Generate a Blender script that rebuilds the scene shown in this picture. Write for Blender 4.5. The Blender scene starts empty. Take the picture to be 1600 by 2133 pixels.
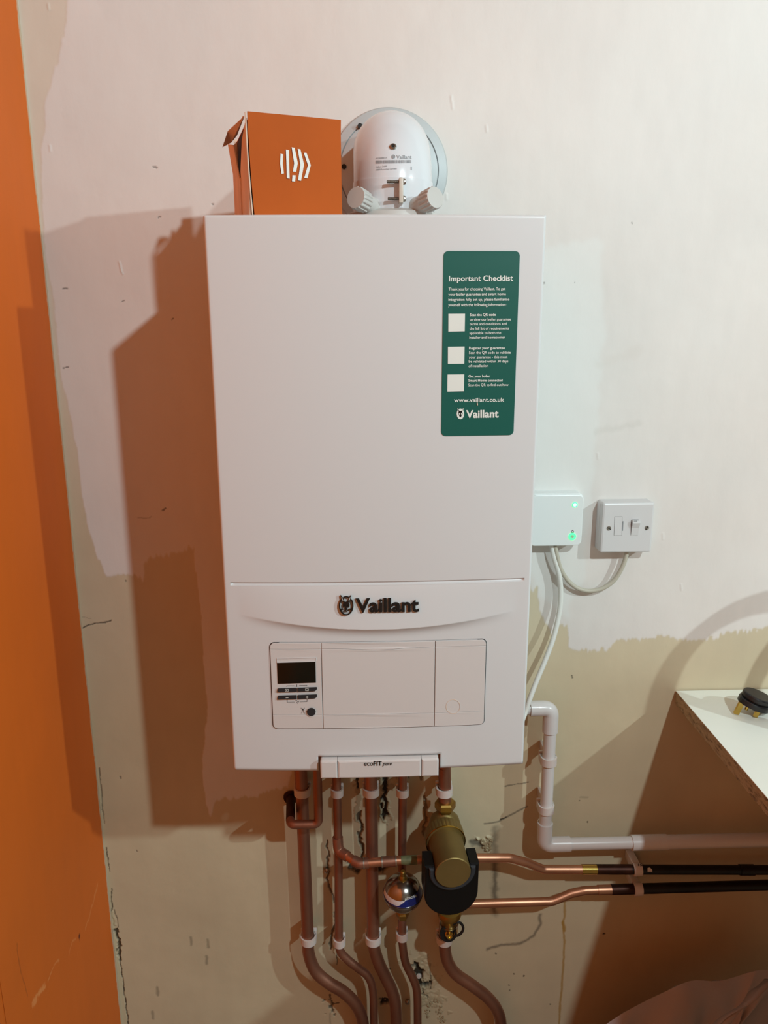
import bpy, bmesh, math, random
import numpy as np
from mathutils import Vector, Matrix
random.seed(7); rng = np.random.default_rng(11)
S = bpy.context.scene; C = S.collection
PI = math.pi

# ------------------------------------------------------------ camera
CAM = np.array([-0.0217957434, -1.25395107, 0.585676247])
YAW, PITCH, ROLL, FPX = 0.0311909332, 0.240935427, -0.00434460451, 1639.76880
def _axes(yaw, pitch, roll):
    cy, sy, cp, sp, cr, sr = math.cos(yaw), math.sin(yaw), math.cos(pitch), math.sin(pitch), math.cos(roll), math.sin(roll)
    f = np.array([sy*cp, cy*cp, -sp]); r = np.array([cy, -sy, 0.]); u = np.cross(r, f)
    return cr*r+sr*u, -sr*r+cr*u, f
RX, UP, FW = _axes(YAW, PITCH, ROLL)
cd = bpy.data.cameras.new('camera'); cam = bpy.data.objects.new('camera', cd); C.objects.link(cam)
cam.matrix_world = Matrix(((RX[0], UP[0], -FW[0], CAM[0]), (RX[1], UP[1], -FW[1], CAM[1]), (RX[2], UP[2], -FW[2], CAM[2]), (0, 0, 0, 1)))
cd.sensor_fit = 'HORIZONTAL'; cd.sensor_width = 36; cd.lens = FPX/1600*36; cd.clip_start = .02; cd.clip_end = 50
S.camera = cam

# ------------------------------------------------------------ world, lamps, exposure
S.view_settings.view_transform = 'Standard'; S.view_settings.look = 'None'
S.view_settings.gamma = 1; S.view_settings.use_curve_mapping = False
S.view_settings.exposure = 0.78
w = bpy.data.worlds.new('world'); S.world = w; w.use_nodes = True
w.node_tree.nodes['Background'].inputs[0].default_value = (0.02, 0.018, 0.016, 1)
w.node_tree.nodes['Background'].inputs[1].default_value = .3
LAMPS = [((.87, -1.86, 1.52), 56, (.80, .97, 1)), ((2.26, -1.86, 1.50), 68, (.80, .97, 1))]
CEIL = 1.56; FLOOR = -.95; XL = -.492; XR = 3.9; YB = -4.2

# ------------------------------------------------------------ picture point -> place at a known depth
def ray(u, v): return FW + (u-800)/FPX*RX - (v-1066.5)/FPX*UP
def aty(u, v, y): d = ray(u, v); t = (y-CAM[1])/d[1]; return CAM + t*d
def atx(u, v, x): d = ray(u, v); t = (x-CAM[0])/d[0]; return CAM + t*d
def atz(u, v, z): d = ray(u, v); t = (z-CAM[2])/d[2]; return CAM + t*d
def atplane(u, v, P, n): d = ray(u, v); n = np.array(n); t = ((np.array(P)-CAM)@n)/(d@n); return CAM + t*d

# ------------------------------------------------------------ materials
def lin(c):
    return tuple(((x/255)/12.92 if x/255 <= .04045 else ((x/255+.055)/1.055)**2.4) for x in c)
def mat(name, rgb, rough=.5, metal=0., bump=0., bscale=60., vary=0., vscale=8., spec=.5, coat=0., stretch=None, emis=0., bdist=.001, trans=0., sub=0.):
    m = bpy.data.materials.new(name); m.use_nodes = True; nt = m.node_tree; N = nt.nodes; L = nt.links
    b = N['Principled BSDF']; col = lin(rgb)
    b.inputs['Base Color'].default_value = (*col, 1); b.inputs['Roughness'].default_value = rough
    b.inputs['Metallic'].default_value = metal; b.inputs['Specular IOR Level'].default_value = spec
    b.inputs['Coat Weight'].default_value = coat
    b.inputs['Transmission Weight'].default_value = trans
    if sub: b.inputs['Subsurface Weight'].default_value = sub; b.inputs['Subsurface Scale'].default_value = .003
    if emis:
        b.inputs['Emission Color'].default_value = (*col, 1); b.inputs['Emission Strength'].default_value = emis
    tc = N.new('ShaderNodeTexCoord'); mp = N.new('ShaderNodeMapping'); L.new(tc.outputs['Object'], mp.inputs[0])
    if stretch: mp.inputs['Scale'].default_value = stretch
    if vary:
        n = N.new('ShaderNodeTexNoise'); n.inputs['Scale'].default_value = vscale; n.inputs['Detail'].default_value = 6
        r = N.new('ShaderNodeMapRange'); r.inputs['From Min'].default_value = .3; r.inputs['From Max'].default_value = .7
        r.inputs['To Min'].default_value = 1-vary; r.inputs['To Max'].default_value = 1+vary
        mx = N.new('ShaderNodeVectorMath'); mx.operation = 'SCALE'; mx.inputs[0].default_value = col
        L.new(mp.outputs[0], n.inputs[0]); L.new(n.outputs['Fac'], r.inputs[0]); L.new(r.outputs[0], mx.inputs['Scale']); L.new(mx.outputs[0], b.inputs['Base Color'])
    if bump:
        n = N.new('ShaderNodeTexNoise'); n.inputs['Scale'].default_value = bscale; n.inputs['Detail'].default_value = 5
        bp = N.new('ShaderNodeBump'); bp.inputs['Strength'].default_value = bump; bp.inputs['Distance'].default_value = bdist
        L.new(mp.outputs[0], n.inputs[0]); L.new(n.outputs['Fac'], bp.inputs['Height']); L.new(bp.outputs[0], b.inputs['Normal'])
    return m
def painted(name, rough):
    m = bpy.data.materials.new(name); m.use_nodes = True; nt = m.node_tree; N = nt.nodes; L = nt.links
    b = N['Principled BSDF']; a = N.new('ShaderNodeAttribute'); a.attribute_name = 'paint'
    b.inputs['Roughness'].default_value = rough; b.inputs['Specular IOR Level'].default_value = .35
    tc = N.new('ShaderNodeTexCoord'); mp = N.new('ShaderNodeMapping'); mp.inputs['Scale'].default_value = (1, 1, .5)
    n = N.new('ShaderNodeTexNoise'); n.inputs['Scale'].default_value = 170; n.inputs['Detail'].default_value = 4
    n2 = N.new('ShaderNodeTexNoise'); n2.inputs['Scale'].default_value = 22; n2.inputs['Detail'].default_value = 5
    ad = N.new('ShaderNodeMath'); ad.operation = 'MULTIPLY_ADD'; ad.inputs[1].default_value = 3.0
    bp = N.new('ShaderNodeBump'); bp.inputs['Strength'].default_value = .16; bp.inputs['Distance'].default_value = .0008
    L.new(tc.outputs['Object'], mp.inputs[0]); L.new(mp.outputs[0], n.inputs[0]); L.new(tc.outputs['Object'], n2.inputs[0])
    L.new(n2.outputs['Fac'], ad.inputs[0]); L.new(n.outputs['Fac'], ad.inputs[2]); L.new(ad.outputs[0], bp.inputs['Height'])
    L.new(bp.outputs[0], b.inputs['Normal']); L.new(a.outputs['Color'], b.inputs['Base Color'])
    return m
M = dict(
    wallpaint=painted('wall paint', .55), orangepaint=painted('orange paint', .6),
    orange=mat('orange wall', (222, 116, 50), .5, bump=.2, bscale=30, vary=.05),
    farwall=mat('dull far wall', (140, 126, 108), .7), ceiling=mat('ceiling paint', (196, 190, 182), .8), floor=mat('floor boards', (122, 104, 82), .5, bump=.3, bscale=14, vary=.2, vscale=5, stretch=(6, .6, 1)),
    enamel=mat('white enamel', (213, 214, 215), .32, bump=.03, bscale=500, bdist=.0002),
    flap=mat('white panel plastic', (212, 208, 206), .42), gap=mat('dark gap', (26, 22, 22), .8),
    black=mat('black lettering', (22, 19, 18), .35), screen=mat('dark display glass', (16, 17, 12), .08, vary=.25, vscale=30),
    button=mat('grey rubber button', (38, 43, 47), .45), print_dark=mat('dark print', (40, 36, 36), .6), print_white=mat('white print', (225, 228, 222), .6),
    green=mat('green sticker', (15, 88, 77), .38), stickerwhite=mat('sticker white', (226, 230, 224), .5),
    pvc=mat('white upvc', (214, 208, 206), .3, coat=.2), clip=mat('milky nylon', (214, 202, 196), .4, sub=.2),
    fluewhite=mat('flue white', (222, 224, 228), .2, coat=.3), fluegrey=mat('flue grey', (190, 195, 196), .4), capgrey=mat('cap grey', (196, 193, 188), .45),
    steel=mat('steel screw', (170, 165, 158), .3, 1.), chrome=mat('polished steel', (168, 162, 156), .2, 1.),
    screwdark=mat('screw recess', (25, 22, 20), .6), beigeplastic=mat('beige bracket', (205, 195, 182), .45),
    greyprint=mat('grey print', (146, 147, 150), .6),
    copper=mat('copper', (160, 114, 94), .46, .85, vary=.3, vscale=14, stretch=(1, 1, .35), bump=.06, bscale=60),
    coppershiny=mat('bright copper', (206, 148, 118), .40, .95, vary=.15, vscale=20, bump=.05, bscale=50),
    copperdark=mat('tarnished copper', (60, 34, 26), .42, .8, vary=.5, vscale=25, bump=.08),
    blackpipe=mat('blackened pipe', (26, 18, 16), .45, .3, vary=.5, vscale=18),
    solder=mat('solder', (190, 185, 175), .35, 1.), verdigris=mat('verdigris', (120, 128, 92), .6, .2, vary=.3, vscale=60),
    brass=mat('brass', (170, 138, 74), .40, 1., vary=.12, vscale=30), brasssatin=mat('satin brass', (142, 122, 74), .52, .75, vary=.08, vscale=25),
    brassshiny=mat('bright brass', (208, 172, 88), .2, 1.),
    magnet=mat('black plastic', (9, 9, 10), .5, spec=.3), strap=mat('black rubber', (12, 12, 13), .5), magnetedge=mat('dark grey plastic', (48, 52, 58), .5),
    blue=mat('blue label', (20, 34, 110), .35), labelwhite=mat('label white', (215, 205, 205), .4),
    boxorange=mat('orange card', (184, 88, 24), .75, spec=.25, vary=.06, vscale=12, bump=.1, bscale=40), boxbrown=mat('brown card', (232, 200, 176), .75, vary=.1, vscale=40, stretch=(1, 1, .2)),
    boxshade=mat('box inside shade', (70, 45, 32), .9), boxedge=mat('card edge', (222, 200, 180), .8),
    hub=mat('hub white', (230, 234, 233), .35), led=mat('green led', (70, 255, 130), .4, emis=1.1), ledcore=mat('led core', (150, 245, 235), .4, emis=1.3),
    hubbutton=mat('hub button', (170, 200, 170), .4),
    switch=mat('switch white', (212, 210, 210), .35), cablegrey=mat('grey beige flex', (190, 184, 168), .5), cablewhite=mat('white flex', (228, 228, 222), .4),
    laminate=mat('white laminate', (240, 242, 232), .35, bump=.05, bscale=200, vary=.015, vscale=10),
    plugblack=mat('black bakelite', (24, 23, 25), .38, vary=.3, vscale=80, bump=.1, bscale=120), flex=mat('black flex', (28, 27, 28), .5),
    bag=mat('thin white plastic', (160, 148, 146), .45, bump=.3, bscale=25, bdist=.004), plaster=mat('crumbled plaster', (170, 152, 120), .9, bump=.8, bscale=150),
    lamp=mat('lamp bezel', (220, 215, 210), .4),
)
def chip():
    m = bpy.data.materials.new('chipboard'); m.use_nodes = True; nt = m.node_tree; N = nt.nodes; L = nt.links; b = N['Principled BSDF']
    tc = N.new('ShaderNodeTexCoord'); mp = N.new('ShaderNodeMapping'); mp.inputs['Scale'].default_value = (1, .45, 1.2); mp.inputs['Rotation'].default_value = (.5, 0, 0)
    v = N.new('ShaderNodeTexVoronoi'); v.inputs['Scale'].default_value = 240; n = N.new('ShaderNodeTexNoise'); n.inputs['Scale'].default_value = 180; n.inputs['Detail'].default_value = 6
    mx = N.new('ShaderNodeMix'); mx.data_type = 'RGBA'; mx.inputs[6].default_value = (*lin((88, 68, 46)), 1); mx.inputs[7].default_value = (*lin((172, 144, 108)), 1)
    r = N.new('ShaderNodeMapRange'); r.inputs['From Min'].default_value = .35; r.inputs['From Max'].default_value = .75
    ml = N.new('ShaderNodeMath'); ml.operation = 'MULTIPLY_ADD'; ml.inputs[1].default_value = .45
    L.new(tc.outputs['Object'], mp.inputs[0]); L.new(mp.outputs[0], v.inputs['Vector']); L.new(mp.outputs[0], n.inputs[0])
    L.new(v.outputs['Color'], ml.inputs[0]); L.new(n.outputs['Fac'], ml.inputs[2]); L.new(ml.outputs[0], r.inputs[0]); L.new(r.outputs[0], mx.inputs[0])
    L.new(mx.outputs[2], b.inputs['Base Color']); b.inputs['Roughness'].default_value = .85
    bp = N.new('ShaderNodeBump'); bp.inputs['Strength'].default_value = .8; bp.inputs['Distance'].default_value = .002; L.new(ml.outputs[0], bp.inputs['Height']); L.new(bp.outputs[0], b.inputs['Normal'])
    return m
M['chip'] = chip()

# ------------------------------------------------------------ builders
ORG = {}          # world origin of each object
def org(o): return ORG[o.name]
def props(o, label=None, cat=None, group=None, kind=None):
    if label: o['label'] = label
    if cat: o['category'] = cat
    if group: o['group'] = group
    if kind: o['kind'] = kind
    return o
def thing(name, label, cat, loc, group=None):
    o = bpy.data.objects.new(name, None); C.objects.link(o); o.location = loc; o.empty_display_size = .02
    ORG[o.name] = np.array(loc, float); return props(o, label, cat, group)
def obj(name, vf, m, parent=None, loc=None, smooth=True, label=None, sharp=35, wn=False):
    v, f = vf; v = np.asarray(v, float).reshape(-1, 3)
    if parent is not None: base = org(parent) if loc is None else np.array(loc, float)
    else: base = np.array(loc if loc is not None else (0, 0, 0), float)
    me = bpy.data.meshes.new(name); me.from_pydata([tuple(p) for p in (v-base)], [], [tuple(int(i) for i in q) for q in f]); me.validate()
    ms = m if isinstance(m, (list, tuple)) else [m]
    for x in ms: me.materials.append(M[x] if isinstance(x, str) else x)
    bm = bmesh.new(); bm.from_mesh(me); bmesh.ops.recalc_face_normals(bm, faces=bm.faces); bm.to_mesh(me); bm.free()
    me.polygons.foreach_set('use_smooth', [bool(smooth)]*len(me.polygons))
    if smooth and sharp: me.set_sharp_from_angle(angle=math.radians(sharp))
    o = bpy.data.objects.new(name, me); C.objects.link(o)
    if parent is not None: o.parent = parent; o.location = base-org(parent)
    else: o.location = base
    ORG[o.name] = base
    if label: o['label'] = label
    return o
def joinvf(*parts):
    V = []; F = []; n = 0
    for v, f in parts:
        v = np.asarray(v, float).reshape(-1, 3); V.append(v); F += [tuple(i+n for i in q) for q in f]; n += len(v)
    return np.concatenate(V), F
def box(x0, x1, y0, y1, z0, z1, bev=0., seg=2):
    bm = bmesh.new(); bmesh.ops.create_cube(bm, size=1)
    for v in bm.verts: v.co = Vector(((x0+x1)/2+v.co.x*(x1-x0), (y0+y1)/2+v.co.y*(y1-y0), (z0+z1)/2+v.co.z*(z1-z0)))
    if bev: bmesh.ops.bevel(bm, geom=list(bm.edges), offset=bev, segments=seg, affect='EDGES', profile=.5)
    return bmvf(bm)
def bmvf(bm):
    bm.verts.index_update(); r = ([tuple(v.co) for v in bm.verts], [tuple(v.index for v in f.verts) for f in bm.faces]); bm.free(); return r
def rrect(x0, x1, z0, z1, r, n=6, corners=(1, 1, 1, 1)):
    P = []
    for k, (cx, cz, a0) in enumerate(((x1-r, z1-r, 0), (x0+r, z1-r, PI/2), (x0+r, z0+r, PI), (x1-r, z0+r, 1.5*PI))):
        if corners[k]:
            P += [(cx+r*math.cos(a0+PI/2*i/n), cz+r*math.sin(a0+PI/2*i/n)) for i in range(n+1)]
        else:
            P += [((x1, z1), (x0, z1), (x0, z0), (x1, z0))[k]]
    return P
def subdiv(P, step):
    out = []
    for a, b in zip(P, P[1:]+P[:1]):
        n = max(1, int(math.dist(a, b)/step))
        out += [tuple(a[j]+(b[j]-a[j])*i/n for j in range(len(a))) for i in range(n)]
    return out
def plate(P, fn, d0, d1, bev=0., step=None):
    """closed outline P (2D) -> solid between depths d0 (back) and d1 (front); fn(x, z, d) gives the place"""
    if step: P = subdiv(P, step)
    n = len(P); c = np.mean(P, axis=0)
    A = 0.5*sum(P[i][0]*P[(i+1) % n][1]-P[(i+1) % n][0]*P[i][1] for i in range(n)); sg = 1 if A > 0 else -1
    rings = []
    def inset(b):
        out = []
        for i in range(n):
            p0, p1, p2 = np.array(P[i-1]), np.array(P[i]), np.array(P[(i+1) % n])
            e1 = p1-p0; e2 = p2-p1; e1 = e1/(np.linalg.norm(e1)+1e-12); e2 = e2/(np.linalg.norm(e2)+1e-12)
            nn = np.array([-e1[1], e1[0]])*sg+np.array([-e2[1], e2[0]])*sg; l = np.linalg.norm(nn)
            nn = nn/(l+1e-9); k = max(.5, float(nn@(np.array([-e1[1], e1[0]])*sg)))
            out.append(p1+nn*b/k)
        return out
    rings.append((P, d0)); rings.append((P, d1-bev))
    if bev: rings.append((inset(bev*.3), d1-bev*.3)); rings.append((inset(bev), d1))
    V = []; F = []
    for R_, d in rings: V += [fn(p[0], p[1], d) for p in R_]
    for k in range(len(rings)-1):
        for i in range(n):
            j = (i+1) % n; F.append((k*n+i, k*n+j, (k+1)*n+j, (k+1)*n+i))
    # fill caps with a constrained triangulation
    from mathutils.geometry import tessellate_polygon
    last = (len(rings)-1)*n
    for off, (R_, d) in ((0, rings[0]), (last, rings[-1])):
        for t in tessellate_polygon([[Vector((p[0], p[1], 0)) for p in R_]]): F.append(tuple(off+i for i in t))
    return V, F
def frames(P):
    P = np.asarray(P, float); T = np.gradient(P, axis=0); T /= np.linalg.norm(T, axis=1)[:, None]+1e-12
    a = np.array([0, 0, 1.]) if abs(T[0][2]) < .9 else np.array([1., 0, 0])
    n = np.cross(T[0], a); n /= np.linalg.norm(n); out = []
    for t in T:
        n = n-t*(n@t); n /= np.linalg.norm(n)+1e-12; out.append((n, np.cross(t, n)))
    return P, T, out
def tube(P, r, seg=20, cap=True):
    P, T, fr = frames(P); n = len(P); r = np.broadcast_to(np.asarray(r, float), (n,)); V = []; F = []
    for i in range(n):
        a, b = fr[i]
        for k in range(seg):
            t = 2*PI*k/seg; V.append(P[i]+r[i]*(math.cos(t)*a+math.sin(t)*b))
    for i in range(n-1):
        for k in range(seg):
            k2 = (k+1) % seg; F.append((i*seg+k, i*seg+k2, (i+1)*seg+k2, (i+1)*seg+k))
    if cap: F.append(tuple(range(seg))); F.append(tuple((n-1)*seg+k for k in range(seg)))
    return V, F
def smooth_path(P, n=8):
    P = [np.array(p, float) for p in P]; Q = [2*P[0]-P[1]]+P+[2*P[-1]-P[-2]]; out = []
    for i in range(1, len(Q)-2):
        p0, p1, p2, p3 = Q[i-1:i+3]
        for k in range(n):
            t = k/n; out.append(.5*((2*p1)+(-p0+p2)*t+(2*p0-5*p1+4*p2-p3)*t*t+(-p0+3*p1-3*p2+p3)*t**3))
    out.append(P[-1]); return out
def fillet(P, r, n=8):
    P = [np.array(p, float) for p in P]; out = [P[0]]
    for i in range(1, len(P)-1):
        a = P[i-1]-P[i]; b = P[i+1]-P[i]; la, lb = np.linalg.norm(a), np.linalg.norm(b); a /= la; b /= lb
        th = math.acos(max(-1, min(1, float(a@b)))); d = min(r/math.tan(th/2), la*.49, lb*.49)
        p1 = P[i]+a*d; p2 = P[i]+b*d
        for k in range(n+1):
            t = k/n; out.append((1-t)**2*p1+2*t*(1-t)*P[i]+t*t*p2)
    out.append(P[-1]); return out
def lathe(prof, o, ax, seg=40, x=None, a0=0, a1=2*PI):
    """prof: (radius, height along ax); closed revolve"""
    ax = np.array(ax, float); ax /= np.linalg.norm(ax); o = np.array(o, float)
    a = np.array(x if x is not None else ((1, 0, 0) if abs(ax[0]) < .8 else (0, 0, 1)), float); a -= ax*(a@ax); a /= np.linalg.norm(a); b = np.cross(ax, a)
    V = []; F = []; full = abs(a1-a0-2*PI) < 1e-6; m = seg if full else seg+1
    for r, h in prof:
        for k in range(m):
            t = a0+(a1-a0)*k/seg; V.append(o+ax*h+max(r, 1e-5)*(math.cos(t)*a+math.sin(t)*b))
    for i in range(len(prof)-1):
        for k in range(seg):
            k2 = (k+1) % m; F.append((i*m+k, i*m+k2, (i+1)*m+k2, (i+1)*m+k))
    if full: F.append(tuple(range(m))); F.append(tuple((len(prof)-1)*m+k for k in range(m)))
    return V, F
def text2d(s, offset=0., shear=0., res=4):
    cu = bpy.data.curves.new('t', 'FONT'); cu.body = s; cu.size = 1; cu.offset = offset; cu.shear = shear; cu.resolution_u = res
    o = bpy.data.objects.new('t', cu); C.objects.link(o); bpy.context.view_layer.update()
    dg = bpy.context.evaluated_depsgraph_get(); me = bpy.data.meshes.new_from_object(o.evaluated_get(dg))
    v = np.array([p.co[:2] for p in me.vertices]); f = [tuple(p.vertices) for p in me.polygons]
    bpy.data.objects.remove(o); bpy.data.meshes.remove(me); return v, f
_cap = text2d('H'); CAPH = _cap[0][:, 1].max()
def text_on(s, u0, v0, u1, v1, caph, place, offset=0., shear=0., extr=0., d=0.0003):
    """lettering whose baseline runs u0,v0 -> u1,v1 with capitals caph high; place(u, v, depth) gives the place on the surface"""
    v, f = text2d(s, offset, shear); x0, x1 = v[:, 0].min(), v[:, 0].max(); W_ = []
    for d_ in ([d] if not extr else [d, d+extr]):
        for p in v:
            t = (p[0]-x0)/(x1-x0); W_.append(place(u0+(u1-u0)*t, v0+(v1-v0)*t-p[1]/CAPH*caph, d_))
    F = list(f)
    if extr:
        n = len(v); F += [tuple(i+n for i in q) for q in f]; cnt = {}
        for q in f:
            for a, b in zip(q, q[1:]+q[:1]): cnt[(min(a, b), max(a, b))] = cnt.get((min(a, b), max(a, b)), 0)+1
        F += [(a, b, b+n, a+n) for (a, b), c in cnt.items() if c == 1]
    return W_, F
def copy_tree(o, loc, label=None):
    c = o.copy(); C.objects.link(c); c.location = loc
    if label: c['label'] = label
    for ch in list(o.children):
        k = ch.copy(); C.objects.link(k); k.parent = c
        for g in list(ch.children):
            q = g.copy(); C.objects.link(q); q.parent = k
    return c

# ------------------------------------------------------------ noise for the walls
def vnoise(X, Z, sc, seed):
    r = np.random.default_rng(seed); G = r.random((256, 256)); x = X*sc+37.3; z = Z*sc+91.7
    i = np.floor(x).astype(int); j = np.floor(z).astype(int); fx = x-i; fz = z-j; fx = fx*fx*(3-2*fx); fz = fz*fz*(3-2*fz)
    g = lambda a, b: G[a % 256, b % 256]
    return (g(i, j)*(1-fx)+g(i+1, j)*fx)*(1-fz)+(g(i, j+1)*(1-fx)+g(i+1, j+1)*fx)*fz
def fbm(X, Z, sc, seed, o=4):
    s = 0; a = .5; t = 0
    for k in range(o): s = s+a*vnoise(X, Z, sc*2**k, seed+k); t += a; a *= .5
    return s/t
def inside(X, Z, P):
    r = np.zeros(X.shape, bool); n = len(P)
    for i in range(n):
        x0, z0 = P[i]; x1, z1 = P[(i+1) % n]
        if z0 == z1: continue
        c = ((z0 > Z) != (z1 > Z)) & (X < (x1-x0)*(Z-z0)/(z1-z0)+x0); r ^= c
    return r
def segdist(X, Z, P):
    d = np.full(X.shape, 9.)
    for (x0, z0), (x1, z1) in zip(P, P[1:]):
        L2 = (x1-x0)**2+(z1-z0)**2+1e-12; t = np.clip(((X-x0)*(x1-x0)+(Z-z0)*(z1-z0))/L2, 0, 1)
        d = np.minimum(d, np.hypot(X-x0-t*(x1-x0), Z-z0-t*(z1-z0)))
    return d
def W(pts): return [tuple(aty(u, v, 0)[[0, 2]]) for u, v in pts]

def wall_grid(a0, a1, z0, z1, h):
    a = np.arange(a0, a1+h*.5, h); z = np.arange(z0, z1+h*.5, h); A, Z = np.meshgrid(a, z)
    n, m = A.shape; i = np.arange((n-1)*m).reshape(n-1, m)[:, :-1].ravel()
    return A, Z, np.stack([i, i+1, i+1+m, i+m], 1)
def wall_mesh(name, V, quads, cols, extra_v, extra_f, extra_c, m):
    nv = len(V); V = np.concatenate([V, np.array(extra_v)]); F = np.concatenate([quads, np.array(extra_f)+nv])
    cols = np.concatenate([cols, np.array([[*c, 1.] for c in extra_c])])
    me = bpy.data.meshes.new(name); me.vertices.add(len(V)); me.vertices.foreach_set('co', V.astype(np.float32).ravel())
    me.loops.add(F.size); me.loops.foreach_set('vertex_index', F.astype(np.int32).ravel())
    me.polygons.add(len(F)); me.polygons.foreach_set('loop_start', np.arange(0, F.size, 4, dtype=np.int32)); me.update(calc_edges=True)
    at = me.attributes.new('paint', 'FLOAT_COLOR', 'POINT'); at.data.foreach_set('color', cols.astype(np.float32).ravel())
    me.materials.append(m); sm = np.zeros(len(F), bool); sm[:len(quads)] = True; me.polygons.foreach_set('use_smooth', sm)
    o = bpy.data.objects.new(name, me); C.objects.link(o); ORG[name] = np.zeros(3); o['kind'] = 'structure'; return o

# ------------------------------------------------------------ back wall (plaster, two paints, cracks and gouges)
GH = .00125
X, Z, Q = wall_grid(XL, .80, -.82, 1.06, GH)
BEI = np.array(lin((206, 191, 160))); WHI = np.array(lin((226, 220, 215))); WH2 = np.array(lin((230, 231, 228)))
ms = lambda k, a, b: np.clip((k-a)/(b-a), 0, 1)
wp = W([(95, 205), (86, 330), (88, 430), (97, 540), (112, 620), (118, 700), (128, 780), (145, 860), (160, 930), (167, 1000), (180, 1100), (197, 1150), (214, 1180), (224, 1206), (240, 1198),
        (258, 1194), (276, 1196), (300, 1204), (304, 1168), (322, 1152), (360, 1150), (402, 1145), (410, 1200), (420, 1300), (428, 1400), (430, 1500), (424, 1600), (430, 1680), (438, 1700), (452, 1668),
        (530, 1662), (600, 1640), (640, 1500), (900, 1300), (1100, 1225), (1118, 1232), (1128, 1290), (1150, 1330), (1157, 1304), (1183, 1303), (1184, 1352), (1212, 1352), (1264, 1350), (1282, 1334), (1330, 1335), (1400, 1331), (1480, 1326), (1620, 1303),
        (1900, 1300), (1900, -300), (160, -300), (135, 60)])
jx = (fbm(X, Z*.22, 60, 3)-.5)*.016+(vnoise(X, Z*.15, 420, 5)-.5)*.004; jz = (fbm(X*.35, Z, 50, 8)-.5)*.020+(vnoise(X, Z*.2, 300, 6)-.5)*.010
mW = inside(X+jx*.5, Z+jz, wp).astype(float)
soft = ms(fbm(X, Z, 9, 33), .2, .6)
beige = BEI[None, None]*(1+(fbm(X, Z, 7, 20)-.5)*.22)[..., None]*(1+(fbm(X, Z*.3, 45, 21)-.5)*.06)[..., None]
white = WHI[None, None]*(1+(fbm(X, Z, 5, 22)-.5)*.10)[..., None]*(1+(fbm(X, Z*.3, 60, 23)-.5)*.05)[..., None]
white = white*(1+(fbm(X, Z, 3.2, 24)-.5)[..., None]*np.array([.05, -.03, -.07])[None, None])
w2 = W([(1100, 520), (1255, 500), (1252, 700), (1240, 900), (1228, 1010), (1222, 1180), (1190, 1290), (1120, 1230), (1090, 1000)])  # whiter paint patch, with light reflected off the boiler side painted into it
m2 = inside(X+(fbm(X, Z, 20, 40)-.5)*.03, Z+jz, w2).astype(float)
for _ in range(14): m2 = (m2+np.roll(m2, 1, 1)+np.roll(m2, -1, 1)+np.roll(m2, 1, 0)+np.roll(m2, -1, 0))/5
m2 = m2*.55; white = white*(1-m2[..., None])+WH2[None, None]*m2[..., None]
kf = (.55*ms(Z, .25, .6)+.15)[..., None]*(1-ms(-Z, -.1, .1))[..., None]; beige = beige*(1-kf)+white*np.array([.97, .95, .90])*kf
for _ in range(1): mW = (mW*2+np.roll(mW, 1, 1)+np.roll(mW, -1, 1)+np.roll(mW, 2, 0)+np.roll(mW, -2, 0))/6
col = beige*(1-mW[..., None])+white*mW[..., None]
Y = (fbm(X, Z, 4, 50)-.5)*-.004+(fbm(X, Z, 30, 51)-.5)*-.0006
Y -= mW*.0003
DK = np.array(lin((38, 30, 24)))
def stroke(pts, wd, c, a=1., depth=0., jit=.5, soft=.4, sd=60):
    """mark on the wall along picture points pts, width wd in mm"""
    global col, Y
    if soft >= .8: jit = min(jit, .12)
    P = W(pts); wd = wd/1000; pa = np.array(P); b = wd*3+.004
    i0, i1 = [int(np.clip((q-X[0, 0])/GH, 0, X.shape[1]-1)) for q in (pa[:, 0].min()-b, pa[:, 0].max()+b)]; j0, j1 = [int(np.clip((q-Z[0, 0])/GH, 0, Z.shape[0]-1)) for q in (pa[:, 1].min()-b, pa[:, 1].max()+b)]
    sl = (slice(j0, j1+1), slice(i0, i1+1)); x_, z_ = X[sl], Z[sl]
    d = segdist(x_+(fbm(x_, z_, 90, sd)-.5)*wd*2*jit*2, z_+(fbm(x_, z_, 90, sd+4)-.5)*wd*2*jit*2, P)
    k = np.clip((wd/2-d)/(wd/2*soft+1e-9), 0, 1); k = k*k*(3-2*k)
    col[sl] = col[sl]*(1-(k*a)[..., None])+np.array(c)[None, None]*(k*a)[..., None]; Y[sl] = Y[sl]+k*depth
GREY = lin((105, 98, 84)); OC = lin((168, 128, 52)); PL = np.array(lin((196, 180, 146)))
stroke([(172, 1306), (192, 1301), (214, 1296), (232, 1292)], 2.6, DK, .75, .001); stroke([(172, 1284), (190, 1288)], 1.6, DK, .35)
for k, (p, q) in enumerate((((345, 1057), (338, 1063)), ((130, 767), (142, 766)), ((319, 350), (325, 351)), ((130, 602), (140, 601)), ((254, 627), (259, 626)), ((331, 454), (335, 454)), ((260, 1210), (261, 1212)), ((250, 1618), (252, 1622)), ((284, 1770), (285, 1773)), ((360, 665), (363, 662)), ((441, 426), (444, 427)))):
    stroke([p, q], 2.8, DK, .6, .0006, sd=70+k)
stroke([(288, 1079), (310, 1078), (315, 1074)], 3, DK, .25)
stroke([(207, 1600), (212, 1660), (217, 1715)], 2.4, DK, .6, .001); stroke([(222, 1765), (226, 1800), (229, 1815)], 2, DK, .8)
stroke([(232, 1850), (234, 1900)], 2.4, DK, .8); stroke([(238, 1895), (246, 1915), (246, 1932)], 1.8, DK, .8)
stroke([(242, 1935), (246, 1960), (250, 2000)], 6.5, lin((62, 52, 38)), .9, .004); stroke([(250, 2003), (256, 2050), (262, 2090), (268, 2140)], 2.2, DK, .85, .002)
stroke([(236, 1900), (240, 1925)], 6, PL, .8, -.001)
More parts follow.
